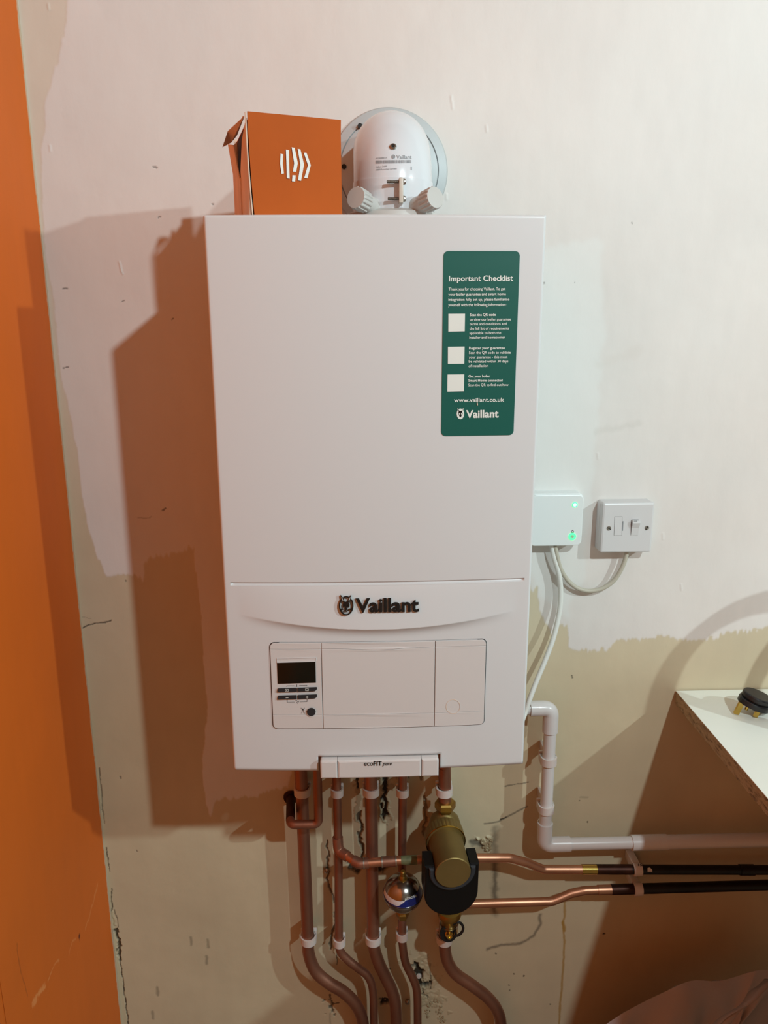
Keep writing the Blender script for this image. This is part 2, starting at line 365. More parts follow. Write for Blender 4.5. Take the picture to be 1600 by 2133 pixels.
for k, (u, v) in enumerate(((328, 2065), (318, 2115), (433, 1965), (430, 2000), (398, 1960))): stroke([(u, v-8), (u+1, v+8)], 9, GREY, .5, sd=90+k, soft=.9)
# around the pipes
stroke([(681, 1752), (684, 1780), (683, 1830), (690, 1860), (697, 1880)], 4.5, lin((60, 42, 28)), .8, .002)
stroke([(700, 1900), (694, 1935), (690, 1960), (688, 1975)], 6, lin((60, 42, 28)), .75, .003)
stroke([(702, 1980), (703, 2010)], 3, DK, .6, .001)
stroke([(803, 1600), (804, 1640), (801, 1690), (799, 1712)], 20, PL*.75, .8, -.0015); stroke([(803, 1600), (804, 1640), (801, 1690), (800, 1705)], 9, DK, .95, .006)
stroke([(743, 1618), (746, 1640), (748, 1712)], 13, PL*.7, .8, -.001); stroke([(745, 1622), (747, 1640)], 6, DK, .9, .004); stroke([(752, 1690), (752, 1740), (756, 1790)], 9, DK, .8, .004)
stroke([(735, 1800), (748, 1812)], 16, DK, .9, .006); stroke([(785, 1806), (800, 1810)], 16, DK, .9, .006)
stroke([(885, 1660), (889, 1700), (886, 1720), (890, 1745)], 8, DK, .55, .003); stroke([(893, 1690), (893, 1715), (890, 1722)], 7, PL, .9, -.002)
stroke([(850, 1612), (853, 1622)], 2, DK, .8); stroke([(878, 1608), (880, 1620)], 9, DK, .6)
stroke([(985, 1757), (1006, 1762)], 22, lin((92, 88, 78)), .8, .001, soft=.8); stroke([(1010, 1752), (1020, 1760)], 16, PL, .95, -.004, jit=.8); stroke([(1013, 1762), (1013, 1768)], 8, PL, .95, -.003)
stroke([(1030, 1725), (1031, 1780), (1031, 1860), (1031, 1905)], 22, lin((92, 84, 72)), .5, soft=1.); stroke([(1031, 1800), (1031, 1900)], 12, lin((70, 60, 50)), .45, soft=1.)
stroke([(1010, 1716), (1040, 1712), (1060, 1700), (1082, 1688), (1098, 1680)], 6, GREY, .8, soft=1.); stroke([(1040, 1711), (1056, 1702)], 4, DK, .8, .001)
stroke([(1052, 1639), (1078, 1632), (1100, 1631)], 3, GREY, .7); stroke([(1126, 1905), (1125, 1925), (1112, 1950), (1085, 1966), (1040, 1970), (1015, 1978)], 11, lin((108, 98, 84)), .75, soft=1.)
stroke([(1176, 1878), (1177, 1905), (1173, 1925), (1176, 1960), (1173, 2020), (1169, 2070), (1164, 2140)], 6.5, OC, .75, soft=.8); stroke([(1174, 1922), (1176, 1940)], 9, OC, .8, soft=.8)
for k, (u, v) in enumerate(((1070, 2029), (1092, 2032), (1060, 2052), (1062, 2061), (1034, 1986), (1147, 2090), (1207, 1668), (1224, 1713), (1190, 1408), (1192, 1412))): stroke([(u, v), (u+1, v+1)], 3.4, DK, .7, sd=120+k)
stroke([(1259, 1946), (1260, 1947)], 5, DK, 1., .004, jit=.1); stroke([(1235, 1746), (1246, 1746)], 2, DK, .4); stroke([(1210, 1661), (1225, 1661)], 7, GREY, .3, soft=1)
# lower gouges
stroke([(862, 2002), (884, 2000), (890, 2030), (893, 2070)], 26, PL*.95, .8, -.0008, jit=.9); stroke([(866, 2015), (876, 2035), (880, 2058)], 21, lin((34, 34, 30)), .95, .009, jit=.5)
stroke([(895, 2005), (898, 2040), (897, 2060)], 2.4, DK, .7); stroke([(882, 2060), (884, 2072), (892, 2078)], 2.6, DK, .9, .002)
stroke([(895, 2090), (905, 2085), (915, 2100)], 26, PL*.85, .6, -.001, jit=.9)
stroke([(795, 2088), (803, 2092)], 18, DK, .95, .006, jit=.4); stroke([(689, 2088), (690, 2110)], 14, lin((66, 62, 54)), .85, .003, jit=.9); stroke([(690, 2080), (689, 2072)], 4, DK, .8); stroke([(694, 2092), (706, 2091)], 3.4, DK, .85, .001)
stroke([(688, 2112), (688, 2133)], 5, GREY, .5, soft=1)
stroke([(680, 1806), (682, 1815)], 20, lin((120, 104, 76)), .6, .001, soft=.9); stroke([(812, 2018), (813, 2019)], 4, DK, .9, .002)
stroke([(1322, 1785), (1326, 1800)], 22, lin((78, 66, 52)), .6, soft=1)
# upper part: dents, scratches, filler
for k, (u, v) in enumerate(((101, 13), (104, 308), (940, 205), (943, 220), (1013, 268), (252, 560), (930, 410), (1245, 950), (1418, 1223), (1380, 1117))):
    stroke([(u, v-5), (u+1, v+6)], 6, WHI, .15, -.0007, sd=140+k, soft=1)
stroke([(246, 545), (254, 570)], 4, WHI, 0, -.0009, sd=150); stroke([(1315, 462), (1316, 466)], 2.2, DK, .5)
stroke([(1134, 588), (1135, 590)], 2, DK, .7); stroke([(1198, 587), (1199, 588)], 2, DK, .5)
stroke([(1240, 900), (1290, 890), (1330, 880)], 18, lin((196, 192, 184)), .22, soft=1); stroke([(1250, 760), (1330, 730)], 26, lin((214, 206, 198)), .25, soft=1)
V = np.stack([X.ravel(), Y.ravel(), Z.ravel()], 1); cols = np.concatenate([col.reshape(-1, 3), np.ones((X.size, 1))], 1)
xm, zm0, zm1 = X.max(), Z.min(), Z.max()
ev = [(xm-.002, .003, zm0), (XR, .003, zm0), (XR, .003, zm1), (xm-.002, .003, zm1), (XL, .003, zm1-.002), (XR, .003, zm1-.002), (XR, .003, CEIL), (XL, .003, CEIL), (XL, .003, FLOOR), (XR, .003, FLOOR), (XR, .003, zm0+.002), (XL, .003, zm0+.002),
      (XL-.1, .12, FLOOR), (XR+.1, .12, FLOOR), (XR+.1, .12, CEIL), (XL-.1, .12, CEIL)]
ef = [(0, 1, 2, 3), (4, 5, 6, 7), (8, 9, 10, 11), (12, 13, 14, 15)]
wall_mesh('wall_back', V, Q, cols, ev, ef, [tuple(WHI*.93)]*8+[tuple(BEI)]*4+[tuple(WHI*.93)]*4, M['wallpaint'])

# ------------------------------------------------------------ left orange wall
A, Z, Q = wall_grid(-.40, 0.004, -.82, 1.06, .0016)     # A is y here
OR = np.array(lin((224, 110, 32))); CRM = np.array(lin((204, 184, 158)))
col = OR[None, None]*(1+(fbm(A, Z, 6, 200)-.5)*.12)[..., None]*(1+(fbm(A, Z*.2, 60, 201)-.5)*.05)[..., None]
edge = .0028+.004*fbm(A*0, Z, 28, 202)+.003*(fbm(A*0, Z, 150, 203)-.5)+.003*ms(-Z, .2, .7)
m = ms(A+edge, 0, .0009); col = col*(1-m[..., None])+CRM[None, None]*m[..., None]
Xd = XL+.0009*m+(fbm(A, Z, 5, 204)-.5)*.003*ms(-A, 0, .02)
def lstroke(pts, wd, c, a, sd=210):
    global col
    P = [tuple(atx(u, v, XL)[[1, 2]]) for u, v in pts]; wd /= 1000
    d = segdist(A+(fbm(A, Z, 60, sd)-.5)*wd*2, Z+(fbm(A, Z, 60, sd+3)-.5)*wd*3, P); k = np.clip((wd/2-d)/(wd/2*.6), 0, 1)
    col = col*(1-(k*a)[..., None])+np.array(c)[None, None]*(k*a)[..., None]
LO = lin((240, 150, 84))
lstroke([(68, 2093), (80, 2068), (92, 2052)], 7, LO, .9); lstroke([(100, 2040), (112, 2012), (122, 2004)], 4.5, LO, .7); lstroke([(145, 1985), (150, 1965), (158, 1955)], 4, LO, .6)
lstroke([(180, 1930), (188, 1905), (196, 1875), (202, 1840)], 8, LO, .5); lstroke([(34, 1965), (36, 1990), (42, 2020), (52, 2050), (57, 2075)], 2.4, lin((120, 60, 30)), .5); lstroke([(164, 1952), (166, 1954)], 5, lin((90, 30, 20)), .9)
V = np.stack([Xd.ravel(), A.ravel(), Z.ravel()], 1); cols = np.concatenate([col.reshape(-1, 3), np.ones((A.size, 1))], 1)
z0, z1 = Z.min(), Z.max(); y0 = A.min()
ev = [(XL, YB, z0), (XL, y0+.002, z0), (XL, y0+.002, z1), (XL, YB, z1), (XL, YB, z1-.002), (XL, .01, z1-.002), (XL, .01, CEIL), (XL, YB, CEIL), (XL, YB, FLOOR), (XL, .01, FLOOR), (XL, .01, z0+.002), (XL, YB, z0+.002),
      (XL-.1, YB-.1, FLOOR), (XL-.1, .12, FLOOR), (XL-.1, .12, CEIL), (XL-.1, YB-.1, CEIL)]
wall_mesh('wall_left', V, Q, cols, ev, ef, [tuple(OR)]*16, M['orangepaint'])
for n, b, m in (('wall_right', (XR, XR+.1, YB-.1, .12, FLOOR, CEIL), 'farwall'), ('wall_front', (XL, XR, YB-.1, YB, FLOOR, CEIL), 'farwall'),
                ('ceiling', (XL-.1, XR+.1, YB-.1, .12, CEIL, CEIL+.1), 'ceiling'), ('floor', (XL-.1, XR+.1, YB-.1, .12, FLOOR-.1, FLOOR), 'floor')):
    o = obj(n, box(*b), m, smooth=False); o['kind'] = 'structure'

# ------------------------------------------------------------ ceiling lamps (out of frame, they light the room)
for k, (p, e, c) in enumerate(LAMPS):
    t = thing('ceiling_lamp', ['ceiling downlight nearer the boiler', 'ceiling downlight farther to the right'][k], 'lamp', (p[0], p[1], CEIL), 'ceiling downlights')
    obj('bezel', lathe([(.030, 0), (.045, 0), (.045, -.006), (.040, -.010), (.034, -.010), (.030, 0)], (p[0], p[1], CEIL), (0, 0, 1)), 'lamp', t)
    ld = bpy.data.lights.new('lamp_light', 'SPOT'); ld.energy = e; ld.color = c; ld.shadow_soft_size = .03; ld.spot_size = math.radians(178); ld.spot_blend = 0
    lo = bpy.data.objects.new('lamp_light', ld); C.objects.link(lo); lo.parent = t; lo.location = (0, 0, p[2]-CEIL)

# ------------------------------------------------------------ boiler
BW, BH, BD = .195, .70, .31
def surf(x, z, d=0.):
    xx = min(abs(x)/BW, 1)
    y = BD-.0025+.0065*(1-xx**2.2)
    zc = .2030+.0165*(x/.165)**2; A_ = .0075*max(0., 1-(x/.176)**2)
    if z >= zc: o = A_*max(0, 1-(z-zc)/(.259-zc))**.8 if z < .259 else 0
    else: t = min(1, (zc-z)/.015); o = A_*(1-t)**2.4
    y += o
    if abs(x) < .186:
        g = (z-.2625)/.0024; e = min(1, (.186-abs(x))/.003)
        if abs(g) < 1: y -= .0028*(1-g*g)*e
    return np.array([x, -(y+d), z])
def onb(u, v, d=0.):
    y = -BD-.004-d
    for _ in range(4): P = aty(u, v, y); y = surf(P[0], P[2], d)[1]
    return aty(u, v, y)
boiler = thing('wall_boiler', 'white wall-hung boiler with a green sticker and a hare emblem above its control panel', 'boiler', (0, 0, 0))
xs = np.unique(np.round(np.concatenate([np.linspace(-BW, BW, 131), [-.0815, .0815, -.186, .186, -.183, .183], [s_*(BW-q) for s_ in (-1, 1) for q in (.0035, .0027, .0019, .0012, .0007, .0003, .0001)]]), 5))
zs = np.unique(np.round(np.concatenate([np.linspace(0, .19, 48), np.arange(.19, .272, .0007), np.linspace(.272, BH, 90), [BH-q for q in (.0035, .0027, .0019, .0012, .0007, .0003, .0001)], [.0208]]), 5))
r = .0035; V = []; F = []; idx = {}
for j, z in enumerate(zs):
    for i, x in enumerate(xs):
        p = surf(x, z)
        e = 0
        for dd in (BW-abs(x), BH-z):
            if dd < r: e += r-math.sqrt(max(0, r*r-(r-dd)**2))
        p[1] += min(e, r); idx[(i, j)] = len(V); V.append(p)
def in_notch(i, j): return abs((xs[i]+xs[i+1])/2) < .0815 and zs[j+1] <= .02081
for j in range(len(zs)-1):
    for i in range(len(xs)-1):
        if not in_notch(i, j): F.append((idx[i, j], idx[i+1, j], idx[i+1, j+1], idx[i, j+1]))
nx, nz = len(xs), len(zs)
def skirt(line, back):
    base = len(V)
    for q in line: P = V[q]; V.append(np.array([P[0], back, P[2]]))
    for k in range(len(line)-1): F.append((line[k], line[k+1], base+k+1, base+k))
skirt([idx[0, j] for j in range(nz)], -.003); skirt([idx[nx-1, j] for j in range(nz)], -.003); skirt([idx[i, nz-1] for i in range(nx)], -.003)
casing = obj('casing', (V, F), 'enamel', boiler, sharp=40)
sm = casing.modifiers.new('thick', 'SOLIDIFY'); sm.thickness = .0014; sm.offset = 1
# solidify goes inward: check the normals face out, otherwise flip the offset
_n = casing.data.polygons[len(casing.data.polygons)//3].normal; sm.offset = -1 if _n.y < 0 else 1
obj('chassis', box(-BW+.003, BW-.003, -BD+.012, -.004, .024, BH-.004), 'gap', boiler, smooth=False)
obj('pipe_tray', box(-BW+.004, BW-.004, -BD+.02, -.004, .014, .0235), 'fluegrey', boiler, smooth=False)
# clip bar in the bottom notch
bar = []
def barpt(x, z, d): return np.array([x, -(BD+.001+.0065*(1-(x/BW)**2)+d), z])
for k, (a, b, cs) in enumerate(((-.0785, -.0558, (0, 1, 0, 0)), (-.0552, .0552, (0, 0, 0, 0)), (.0558, .0785, (1, 0, 0, 0)))):
    cb = obj('clip_bar_end' if k != 1 else 'clip_bar', plate(rrect(a, b, -.0062, .0195, .003, corners=cs), barpt, -.016, .0065, bev=.0022, step=.004), 'flap', boiler, sharp=15)
    if k == 1:
        onbar = lambda u, v, d: aty(u, v, -(BD+.001+.0065+.0065+d))
        obj('model_lettering', joinvf(text_on('eco', 758.5, 1595.2, 777.5, 1594.8, 9.3, onbar, offset=.004), text_on('FIT', 778.5, 1594.9, 795.5, 1594.5, 9.0, onbar, offset=.022), text_on('pure', 797, 1594.5, 817, 1593.8, 7.2, onbar, offset=.012, shear=.3)), 'black', cb, smooth=False, label='small black lettering')
# hare emblem
def ez(pts, e=.35): # points in the close-up of the emblem
    return [(680+a/7.2727, 1200+b/7.2727) for a, b in pts]
def pl(pts, d0, d1, bev=0., step=None):
    return plate(pts, lambda u, v, d: onb(u, v, d), d0, d1, 0, step)
def ring_arc(cx, cy, rx, ry, t, a0, a1, n=40):
    o = [(cx+rx*math.cos(a0+(a1-a0)*k/n), cy+ry*math.sin(a0+(a1-a0)*k/n)) for k in range(n+1)]
    i = [(cx+(rx-t)*math.cos(a0+(a1-a0)*k/n), cy+(ry-t)*math.sin(a0+(a1-a0)*k/n)) for k in range(n, -1, -1)]
    return o+i
EB = []
EB.append(pl(ez(ring_arc(300, 448, 112, 146, 20, math.radians(-62), math.radians(242))), 0, .0045))
EB.append(pl(ez(ring_arc(300, 448, 112, 146, 18, math.radians(-112), math.radians(-68), 12)), 0, .0045))
earL = [(216, 284), (232, 300), (256, 338), (280, 392), (262, 404), (246, 388), (228, 344), (216, 306)]
earR = [(375, 284), (378, 306), (366, 344), (350, 388), (336, 404), (318, 392), (340, 338), (362, 300)]
head = [(262, 398), (300, 386), (338, 398), (352, 430), (350, 466), (341, 462), (338, 442), (326, 430), (313, 444), (310, 480), (319, 496), (306, 522), (294, 522), (281, 496), (290, 480), (287, 444), (274, 430), (262, 442), (259, 462), (250, 466), (248, 430)]
emblem = obj('hare_emblem', joinvf(*EB, pl(ez(earL), 0, .0045), pl(ez(earR), 0, .0045), pl(ez(head), 0, .0044)), 'black', boiler, smooth=False, label='dark raised emblem of a hare head in an oval')
WD = [pl(ez([(228, 308), (236, 322), (256, 378), (246, 372), (232, 338)]), .0044, .0047), pl(ez([(366, 308), (360, 338), (348, 372), (338, 378), (358, 322)]), .0044, .0047)]
obj('emblem_ear_insides', joinvf(*WD), 'enamel', emblem, smooth=False)  # white insides of the hare's ears
PD = [pl(ez([(300+s*27+7*math.cos(t), 456+13*math.sin(t)) for t in np.linspace(0, 2*PI, 12, endpoint=False)]), 0, .0045) for s in (-1, 1)]
for s in (-1, 1):
    PD.append(pl(ez([(300+s*40, 492), (300+s*82, 488), (300+s*82, 491), (300+s*40, 497)]), .0, .0045)); PD.append(pl(ez([(300+s*40, 500), (300+s*76, 508), (300+s*75, 511), (300+s*40, 505)]), .0, .0045))
    PD.append(pl(ez([(300, 528), (300+s*20, 526), (300+s*36, 518), (300+s*38, 521), (300+s*22, 533), (300, 536)]), 0, .0045))
obj('emblem_lines', joinvf(*PD), 'black', emblem, smooth=False)
obj('brand_lettering', text_on('Vaillant', 741, 1274.8, 873, 1273.2, 27.5, onb, offset=.028, extr=.0035, d=.0003), 'black', boiler, smooth=False, label='dark raised brand lettering')
# control panel
def wx(x, z, d): return surf(x, z, d)
panel = obj('control_panel', plate(rrect(-.1402, .1396, .0618, .1842, .0065), wx, -.001, .0004, step=.006), 'gap', boiler, smooth=False, label='dark gap around the control panel')
def pz(v, u=700): return aty(u, v, -BD-.006)[2]
xa, xb, xc_, xd = -.1392, -.0738, .0725, .1386
zt, zb_ = .1833, .0628
def flap(name, out, parts_, lab=None):
    o = obj(name, joinvf(plate(out, wx, .0003, .0011, step=.006), *[plate(p, wx, .0008, .0018, bev=.0004, step=.005) for p in parts_]), 'flap', boiler, label=lab, sharp=12); return o
def hr(x0, x1, z0, z1, cs): return rrect(x0, x1, z0, z1, .0058, corners=cs)
lf = flap('display_flap', hr(xa, xb-.0004, zb_, zt, (0, 1, 1, 0)), [hr(xa, xb-.0004, .1752, zt, (0, 1, 0, 0)), [(xa, .0828), (xb-.0004, .0828), (xb-.0004, .1748), (xa, .1748)], hr(xa, xb-.0004, zb_, .0825, (0, 0, 1, 0))])
wave = [(xb+.0006+(xc_-xb-.001)*t, .1754-.0028*math.exp(-((t-.5)/.22)**2)) for t in np.linspace(0, 1, 30)]
mf = flap('cover_flap', [(xb+.0006, zb_), (xc_-.0004, zb_), (xc_-.0004, zt), (xb+.0006, zt)],
          [wave+[(xc_-.0004, zt), (xb+.0006, zt)], [(xb+.0006, .0822), (xc_-.0004, .0822)]+[(x, z-.0004) for x, z in wave[::-1]], [(xb+.0006, zb_), (xc_-.0004, zb_), (xc_-.0004, .0818), (xb+.0006, .0818)]])
rf = flap('blank_flap', hr(xc_+.0006, xd, zb_, zt, (1, 0, 0, 1)), [hr(xc_+.0006, xd, .1752, zt, (1, 0, 0, 0)), [(xc_+.0006, .0822), (xd, .0822), (xd, .1748), (xc_+.0006, .1748)], hr(xc_+.0006, xd, zb_, .0818, (0, 0, 0, 1))])
def pr(z_, x_): return (540+x_/6.1538, 1320+z_/6.1538)
def pq(pts): return [(540+a/6.1538, 1320+b/6.1538) for a, b in pts]
obj('round_mark', pl(ring_arc(944, 1472, 15, 15, .9, 0, 2*PI*.999, 40), .0015, .0020), 'boxedge', rf, smooth=False)
obj('display', pl(pq([(228, 375), (722, 360), (727, 628), (238, 643)]), .0016, .0024), 'screen', lf, smooth=False, label='dark glossy display')
obj('display_rim', joinvf(pl(pq([(226, 318), (730, 304), (731, 309), (227, 323)]), .0016, .0024), pl(pq([(226, 320), (231, 320), (234, 374), (228, 375)]), .0016, .0024), pl(pq([(725, 306), (730, 306), (729, 350), (722, 361)]), .0016, .0024),
                       pl(pq([(228, 366), (722, 351), (722, 359), (228, 374)]), .0016, .0028)), 'enamel', lf, smooth=False)
def btn(a, b, c, d, rr): # quad in close-up, one rounded corner
    P = [a, b, c, d]; return P
for k, q in enumerate(([(242, 700), (480, 692), (480, 744), (236, 750), (234, 735)], [(493, 692), (736, 684), (740, 690), (740, 712), (722, 732), (706, 738), (494, 744)], [(246, 792), (480, 785), (480, 838), (238, 845), (236, 828)], [(498, 784), (736, 776), (741, 782), (740, 808), (722, 826), (706, 831), (498, 838)])):
    b = obj('button', plate(pq(q), lambda u, v, d: onb(u, v, d), .0016, .0042, 0), 'button', lf, smooth=False, label=['upper left grey button', 'upper right grey button', 'minus button', 'plus button'][k])
    cx, cy = ((354, 725), (612, 718), (357, 822), (613, 815))[k]
    if k < 2:
        fr = [(-21, -15), (21, -15), (21, 15), (-21, 15)]; ins = [(-17, -11), (17, -11), (17, 11), (-17, 11)]
        I = [pl(pq([(cx+fr[i][0], cy+fr[i][1]), (cx+fr[(i+1) % 4][0], cy+fr[(i+1) % 4][1]), (cx+ins[(i+1) % 4][0], cy+ins[(i+1) % 4][1]), (cx+ins[i][0], cy+ins[i][1])]), .0042, .0045) for i in range(4)]
        I.append(pl(pq([(cx-8+k*12, cy+2), (cx+4+k*12, cy+2), (cx+4+k*12, cy+7), (cx-8+k*12, cy+7)]), .0042, .0045))
    else:
        I = [pl(pq([(cx-18, cy-3), (cx+18, cy-4), (cx+18, cy+2), (cx-18, cy+3)]), .0042, .0045)]
        if k == 3: I.append(pl(pq([(cx-3, cy-19), (cx+3, cy-19), (cx+3, cy+17), (cx-3, cy+17)]), .0042, .0044))
    obj('button_symbol', joinvf(*I), 'print_white', b, smooth=False) if False else obj('button_symbol', joinvf(*I), 'print_white', lf, smooth=False)
obj('reset_button', plate(pq([(668+56*math.cos(t), 1002+52*math.sin(t)) for t in np.linspace(0, 2*PI, 32, endpoint=False)]), lambda u, v, d: onb(u, v, d), .0016, .0036), 'button', lf, smooth=False, label='round dark reset button')
obj('button_ring', pl(pq(ring_arc(668, 1008, 62, 60, 9, 0, PI, 24)), .0014, .0026), 'enamel', lf, smooth=False)
def ln(pts, wpx=3.2):
    out = []
    for (a, b), (c, d) in zip(pts, pts[1:]):
        L_ = math.hypot(c-a, d-b)+1e-9; nx_, ny_ = -(d-b)/L_*wpx/2, (c-a)/L_*wpx/2
        out.append(pl(pq([(a+nx_, b+ny_), (c+nx_, d+ny_), (c-nx_, d-ny_), (a-nx_, b-ny_)]), .0017, .0021))
    return out
sy = ln([(354, 678), (354, 668), (450, 666)])+ln([(514, 662), (612, 660), (612, 672)])+ln([(484, 652), (484, 680)], 5)+ln([(360, 848), (360, 880), (455, 877)])+ln([(522, 874), (615, 871), (615, 842)])
sy += ln([(478, 892), (500, 858)])+ln([(492, 896), (514, 862)])+ln([(470, 858), (482, 858)], 12)
sy += ln([(536, 950), (548, 968)])+ln([(584, 950), (572, 968)])+ln([(538, 1020), (552, 1010)])+ln([(584, 1020), (570, 1010)])+ln([(552, 1008), (552, 985), (560, 958), (570, 985), (570, 1008)], 4)+ln([(560, 962), (560, 980)], 8)
obj('panel_symbols', joinvf(*sy), 'print_dark', lf, smooth=False)

# green sticker
stick = obj('green_sticker', plate(rrect(.0768, .1652, .4478, .6602, .0055, n=6), wx, .0002, .0006, step=.006), 'green', boiler, label='dark green rounded checklist sticker')
def sp(a, b): return (900+a/5.2, 510+b/5.2025)
def sline(s, a0, b0, a1, b1, cap, off=0.012):
    u0, v0 = sp(a0, b0); u1, v1 = sp(a1, b1); return text_on(s, u0, v0, u1, v1, cap/5.2, onb, offset=off, d=.00066)
T = [sline('Important Checklist', 184, 394, 878, 388, 58, .02)]
for s, a0, a1, b in (('Thank you for choosing Vaillant. To get', 180, 796, 494), ('your boiler guarantee and smart home', 178, 800, 551), ('integration fully set up, please familiarise', 178, 838, 608), ('yourself with the following information:', 177, 804, 666)):
    T.append(sline(s, a0, b, a1, b-3, 30))
for s, a0, a1, b, o_ in (('Scan the QR code', 410, 691, 772, .024), ('to view our boiler guarantee', 408, 854, 822, .01), ('terms and conditions and', 407, 810, 870, .01), ('the full list of requirements', 406, 832, 920, .01), ('applicable to both the', 405, 749, 969, .01), ('installer and homeowner', 404, 793, 1018, .01),
                        ('Register your guarantee', 401, 789, 1133, .02), ('Scan the QR code to validate', 400, 852, 1182, .01), ('your guarantee - this must', 399, 817, 1229, .01), ('be validated within 30 days', 398, 826, 1278, .01), ('of installation', 396, 608, 1326, .01),
                        ('Get your boiler', 395, 630, 1438, .02), ('Smart Home connected', 394, 764, 1484, .02), ('Scan the QR to find out how', 393, 828, 1532, .01)):
    T.append(sline(s, a0, b, a1, b-3, 27, o_))
T.append(sline('www.vaillant.co.uk', 238, 1704, 782, 1698, 42, .014)); T.append(sline('Vaillant', 368, 1874, 722, 1868, 78, .03))
obj('sticker_lettering', joinvf(*T), 'print_white', stick, smooth=False)
sq = [pl([sp(*p) for p in q], .0005, .0009) for q in ([(178, 748), (358, 747), (354, 938), (177, 941)], [(173, 1106), (353, 1103), (349, 1289), (172, 1290)], [(169, 1405), (349, 1403), (345, 1587), (167, 1591)])]
sq = [pl([sp(*p) for p in q], .0005, .0009) for q in ([(178, 748), (358, 747), (354, 938), (177, 941)], [(173, 1106), (353, 1103), (349, 1289), (172, 1290)], [(169, 1405), (349, 1403), (345, 1587), (167, 1591)])]
for q in sq: obj('blank_square', q, 'stickerwhite', stick, smooth=False)
E1 = [pl([sp(308+40*math.cos(t), 1832+58*math.sin(t)) for t in np.linspace(0, 2*PI, 28, endpoint=False)], .0006, .0009),
      pl([sp(*p) for p in [(277, 1766), (290, 1784), (304, 1822), (290, 1830), (280, 1800)]], .0006, .0009), pl([sp(*p) for p in [(340, 1766), (338, 1800), (328, 1830), (312, 1822), (328, 1784)]], .0006, .0009)]
hs = obj('sticker_emblem', joinvf(*E1), 'print_white', stick, smooth=False)
E2 = [pl([sp(*p) for p in [(290, 1806), (306, 1800), (326, 1806), (332, 1832), (322, 1846), (314, 1866), (302, 1866), (294, 1846), (284, 1832)]], .0009, .0011), pl([sp(*p) for p in [(284, 1784), (292, 1790), (304, 1812), (294, 1812)]], .0009, .0011), pl([sp(*p) for p in [(334, 1784), (322, 1812), (312, 1812), (326, 1790)]], .0009, .0011)]
obj('sticker_emblem_lines', joinvf(*E2), 'black', stick, smooth=False)
E3 = [pl([sp(308+s*12+5*math.cos(t), 1832+10*math.sin(t)) for t in np.linspace(0, 2*PI, 12, endpoint=False)], .0011, .0012) for s in (-1, 1)]
obj('sticker_emblem_eyes', joinvf(*E3), 'print_white', stick, smooth=False)
obj('sticker_scratch', pl([sp(*p) for p in [(486, 1708), (494, 1708), (498, 1738), (488, 1738)]], .0009, .0011), 'boxbrown', stick, smooth=False)

# ------------------------------------------------------------ flue elbow and wall collar
FX, FY, FR, RB, ZB, ZH = .0255, -.162, .0508, .058, .7445, .8025
RB = ZH-ZB; YB2 = FY+RB
flue = thing('flue_elbow', 'glossy white flue elbow rising from the boiler top into the wall', 'flue', (FX, FY, BH))
path = [(FX, FY, .7025), (FX, FY, .715), (FX, FY, .726), (FX, FY, ZB)]+[(FX, YB2-RB*math.cos(t), ZB+RB*math.sin(t)) for t in np.linspace(.06, PI/2, 26)]+[(FX, -.05, ZH), (FX, -.004, ZH)]
obj('elbow', tube(path, FR, 72), 'fluewhite', flue)
obj('joint_ring', lathe([(FR+.0001, .7500), (FR+.0012, .7505), (FR+.0012, .7060), (FR+.0001, .7055)], (FX, FY, 0), (0, 0, 1), 72), 'fluewhite', flue) if False else None
def elb(u, v, d=.0004):
    y = -.2
    for _ in range(8):
        P = aty(u, v, y); dx = min(abs(P[0]-FX), FR*.98); h = math.sqrt(FR**2-dx**2)
        if P[2] <= ZB: y = FY-h-d
        else:
            rho = RB+h+d; q = rho**2-(P[2]-ZB)**2; y = YB2-math.sqrt(max(q, 1e-6))
    return aty(u, v, y)
on_e = lambda u, v, d: elb(u, v, d)
obj('elbow_lettering', text_on('Vaillant', 826, 331, 857.5, 330.5, 7.6, on_e, offset=.012), 'greyprint', flue, smooth=False)
L_ = [text_on('0020088024', 783, 331.5, 806, 330, 3, on_e), text_on('Vaillant GmbH', 783, 349.5, 806, 347.5, 3.4, on_e), text_on('42859 Remscheid Germany', 783, 355.5, 827, 352.5, 3.4, on_e)]
x = 783.0
while x < 857:
    wd = random.choice((.5, .9, 1.4)); L_.append(plate([(x, 334), (x+wd, 334), (x+wd, 340.5), (x, 340.5)], lambda u, v, d: elb(u, v-(u-783)*.012, d), .0002, .0004)); x += wd+random.choice((.7, 1.2))
L_.append(plate(ring_arc(819.5, 326.5, 4, 4.6, 1, 0, 2*PI*.999, 20), lambda u, v, d: elb(u, v, d), .0002, .0004))
L_.append(plate([(818, 324), (821, 324), (821, 329), (818, 329)], lambda u, v, d: elb(u, v, d), .0002, .0004))
L_.append(plate([(856, 347), (858, 347), (858, 354), (856, 354)], lambda u, v, d: elb(u, v, d), .0002, .0004))
obj('product_print', joinvf(*L_), 'greyprint', flue, smooth=False)
c = elb(819, 306, 0); n = c-np.array([FX, YB2, ZB]); n[0] = 0; n /= np.linalg.norm(n)
obj('socket_screw', lathe([(.0043, -.001), (.0043, .0012), (.0034, .002), (.0020, .0021), (.0016, .0008), (.0003, .0008)], c, n, 24), 'steel', flue)
obj('screw_hole', lathe([(.0015, .0010), (.0015, .0022), (.0001, .0022)], c, n, 16), 'screwdark', flue)
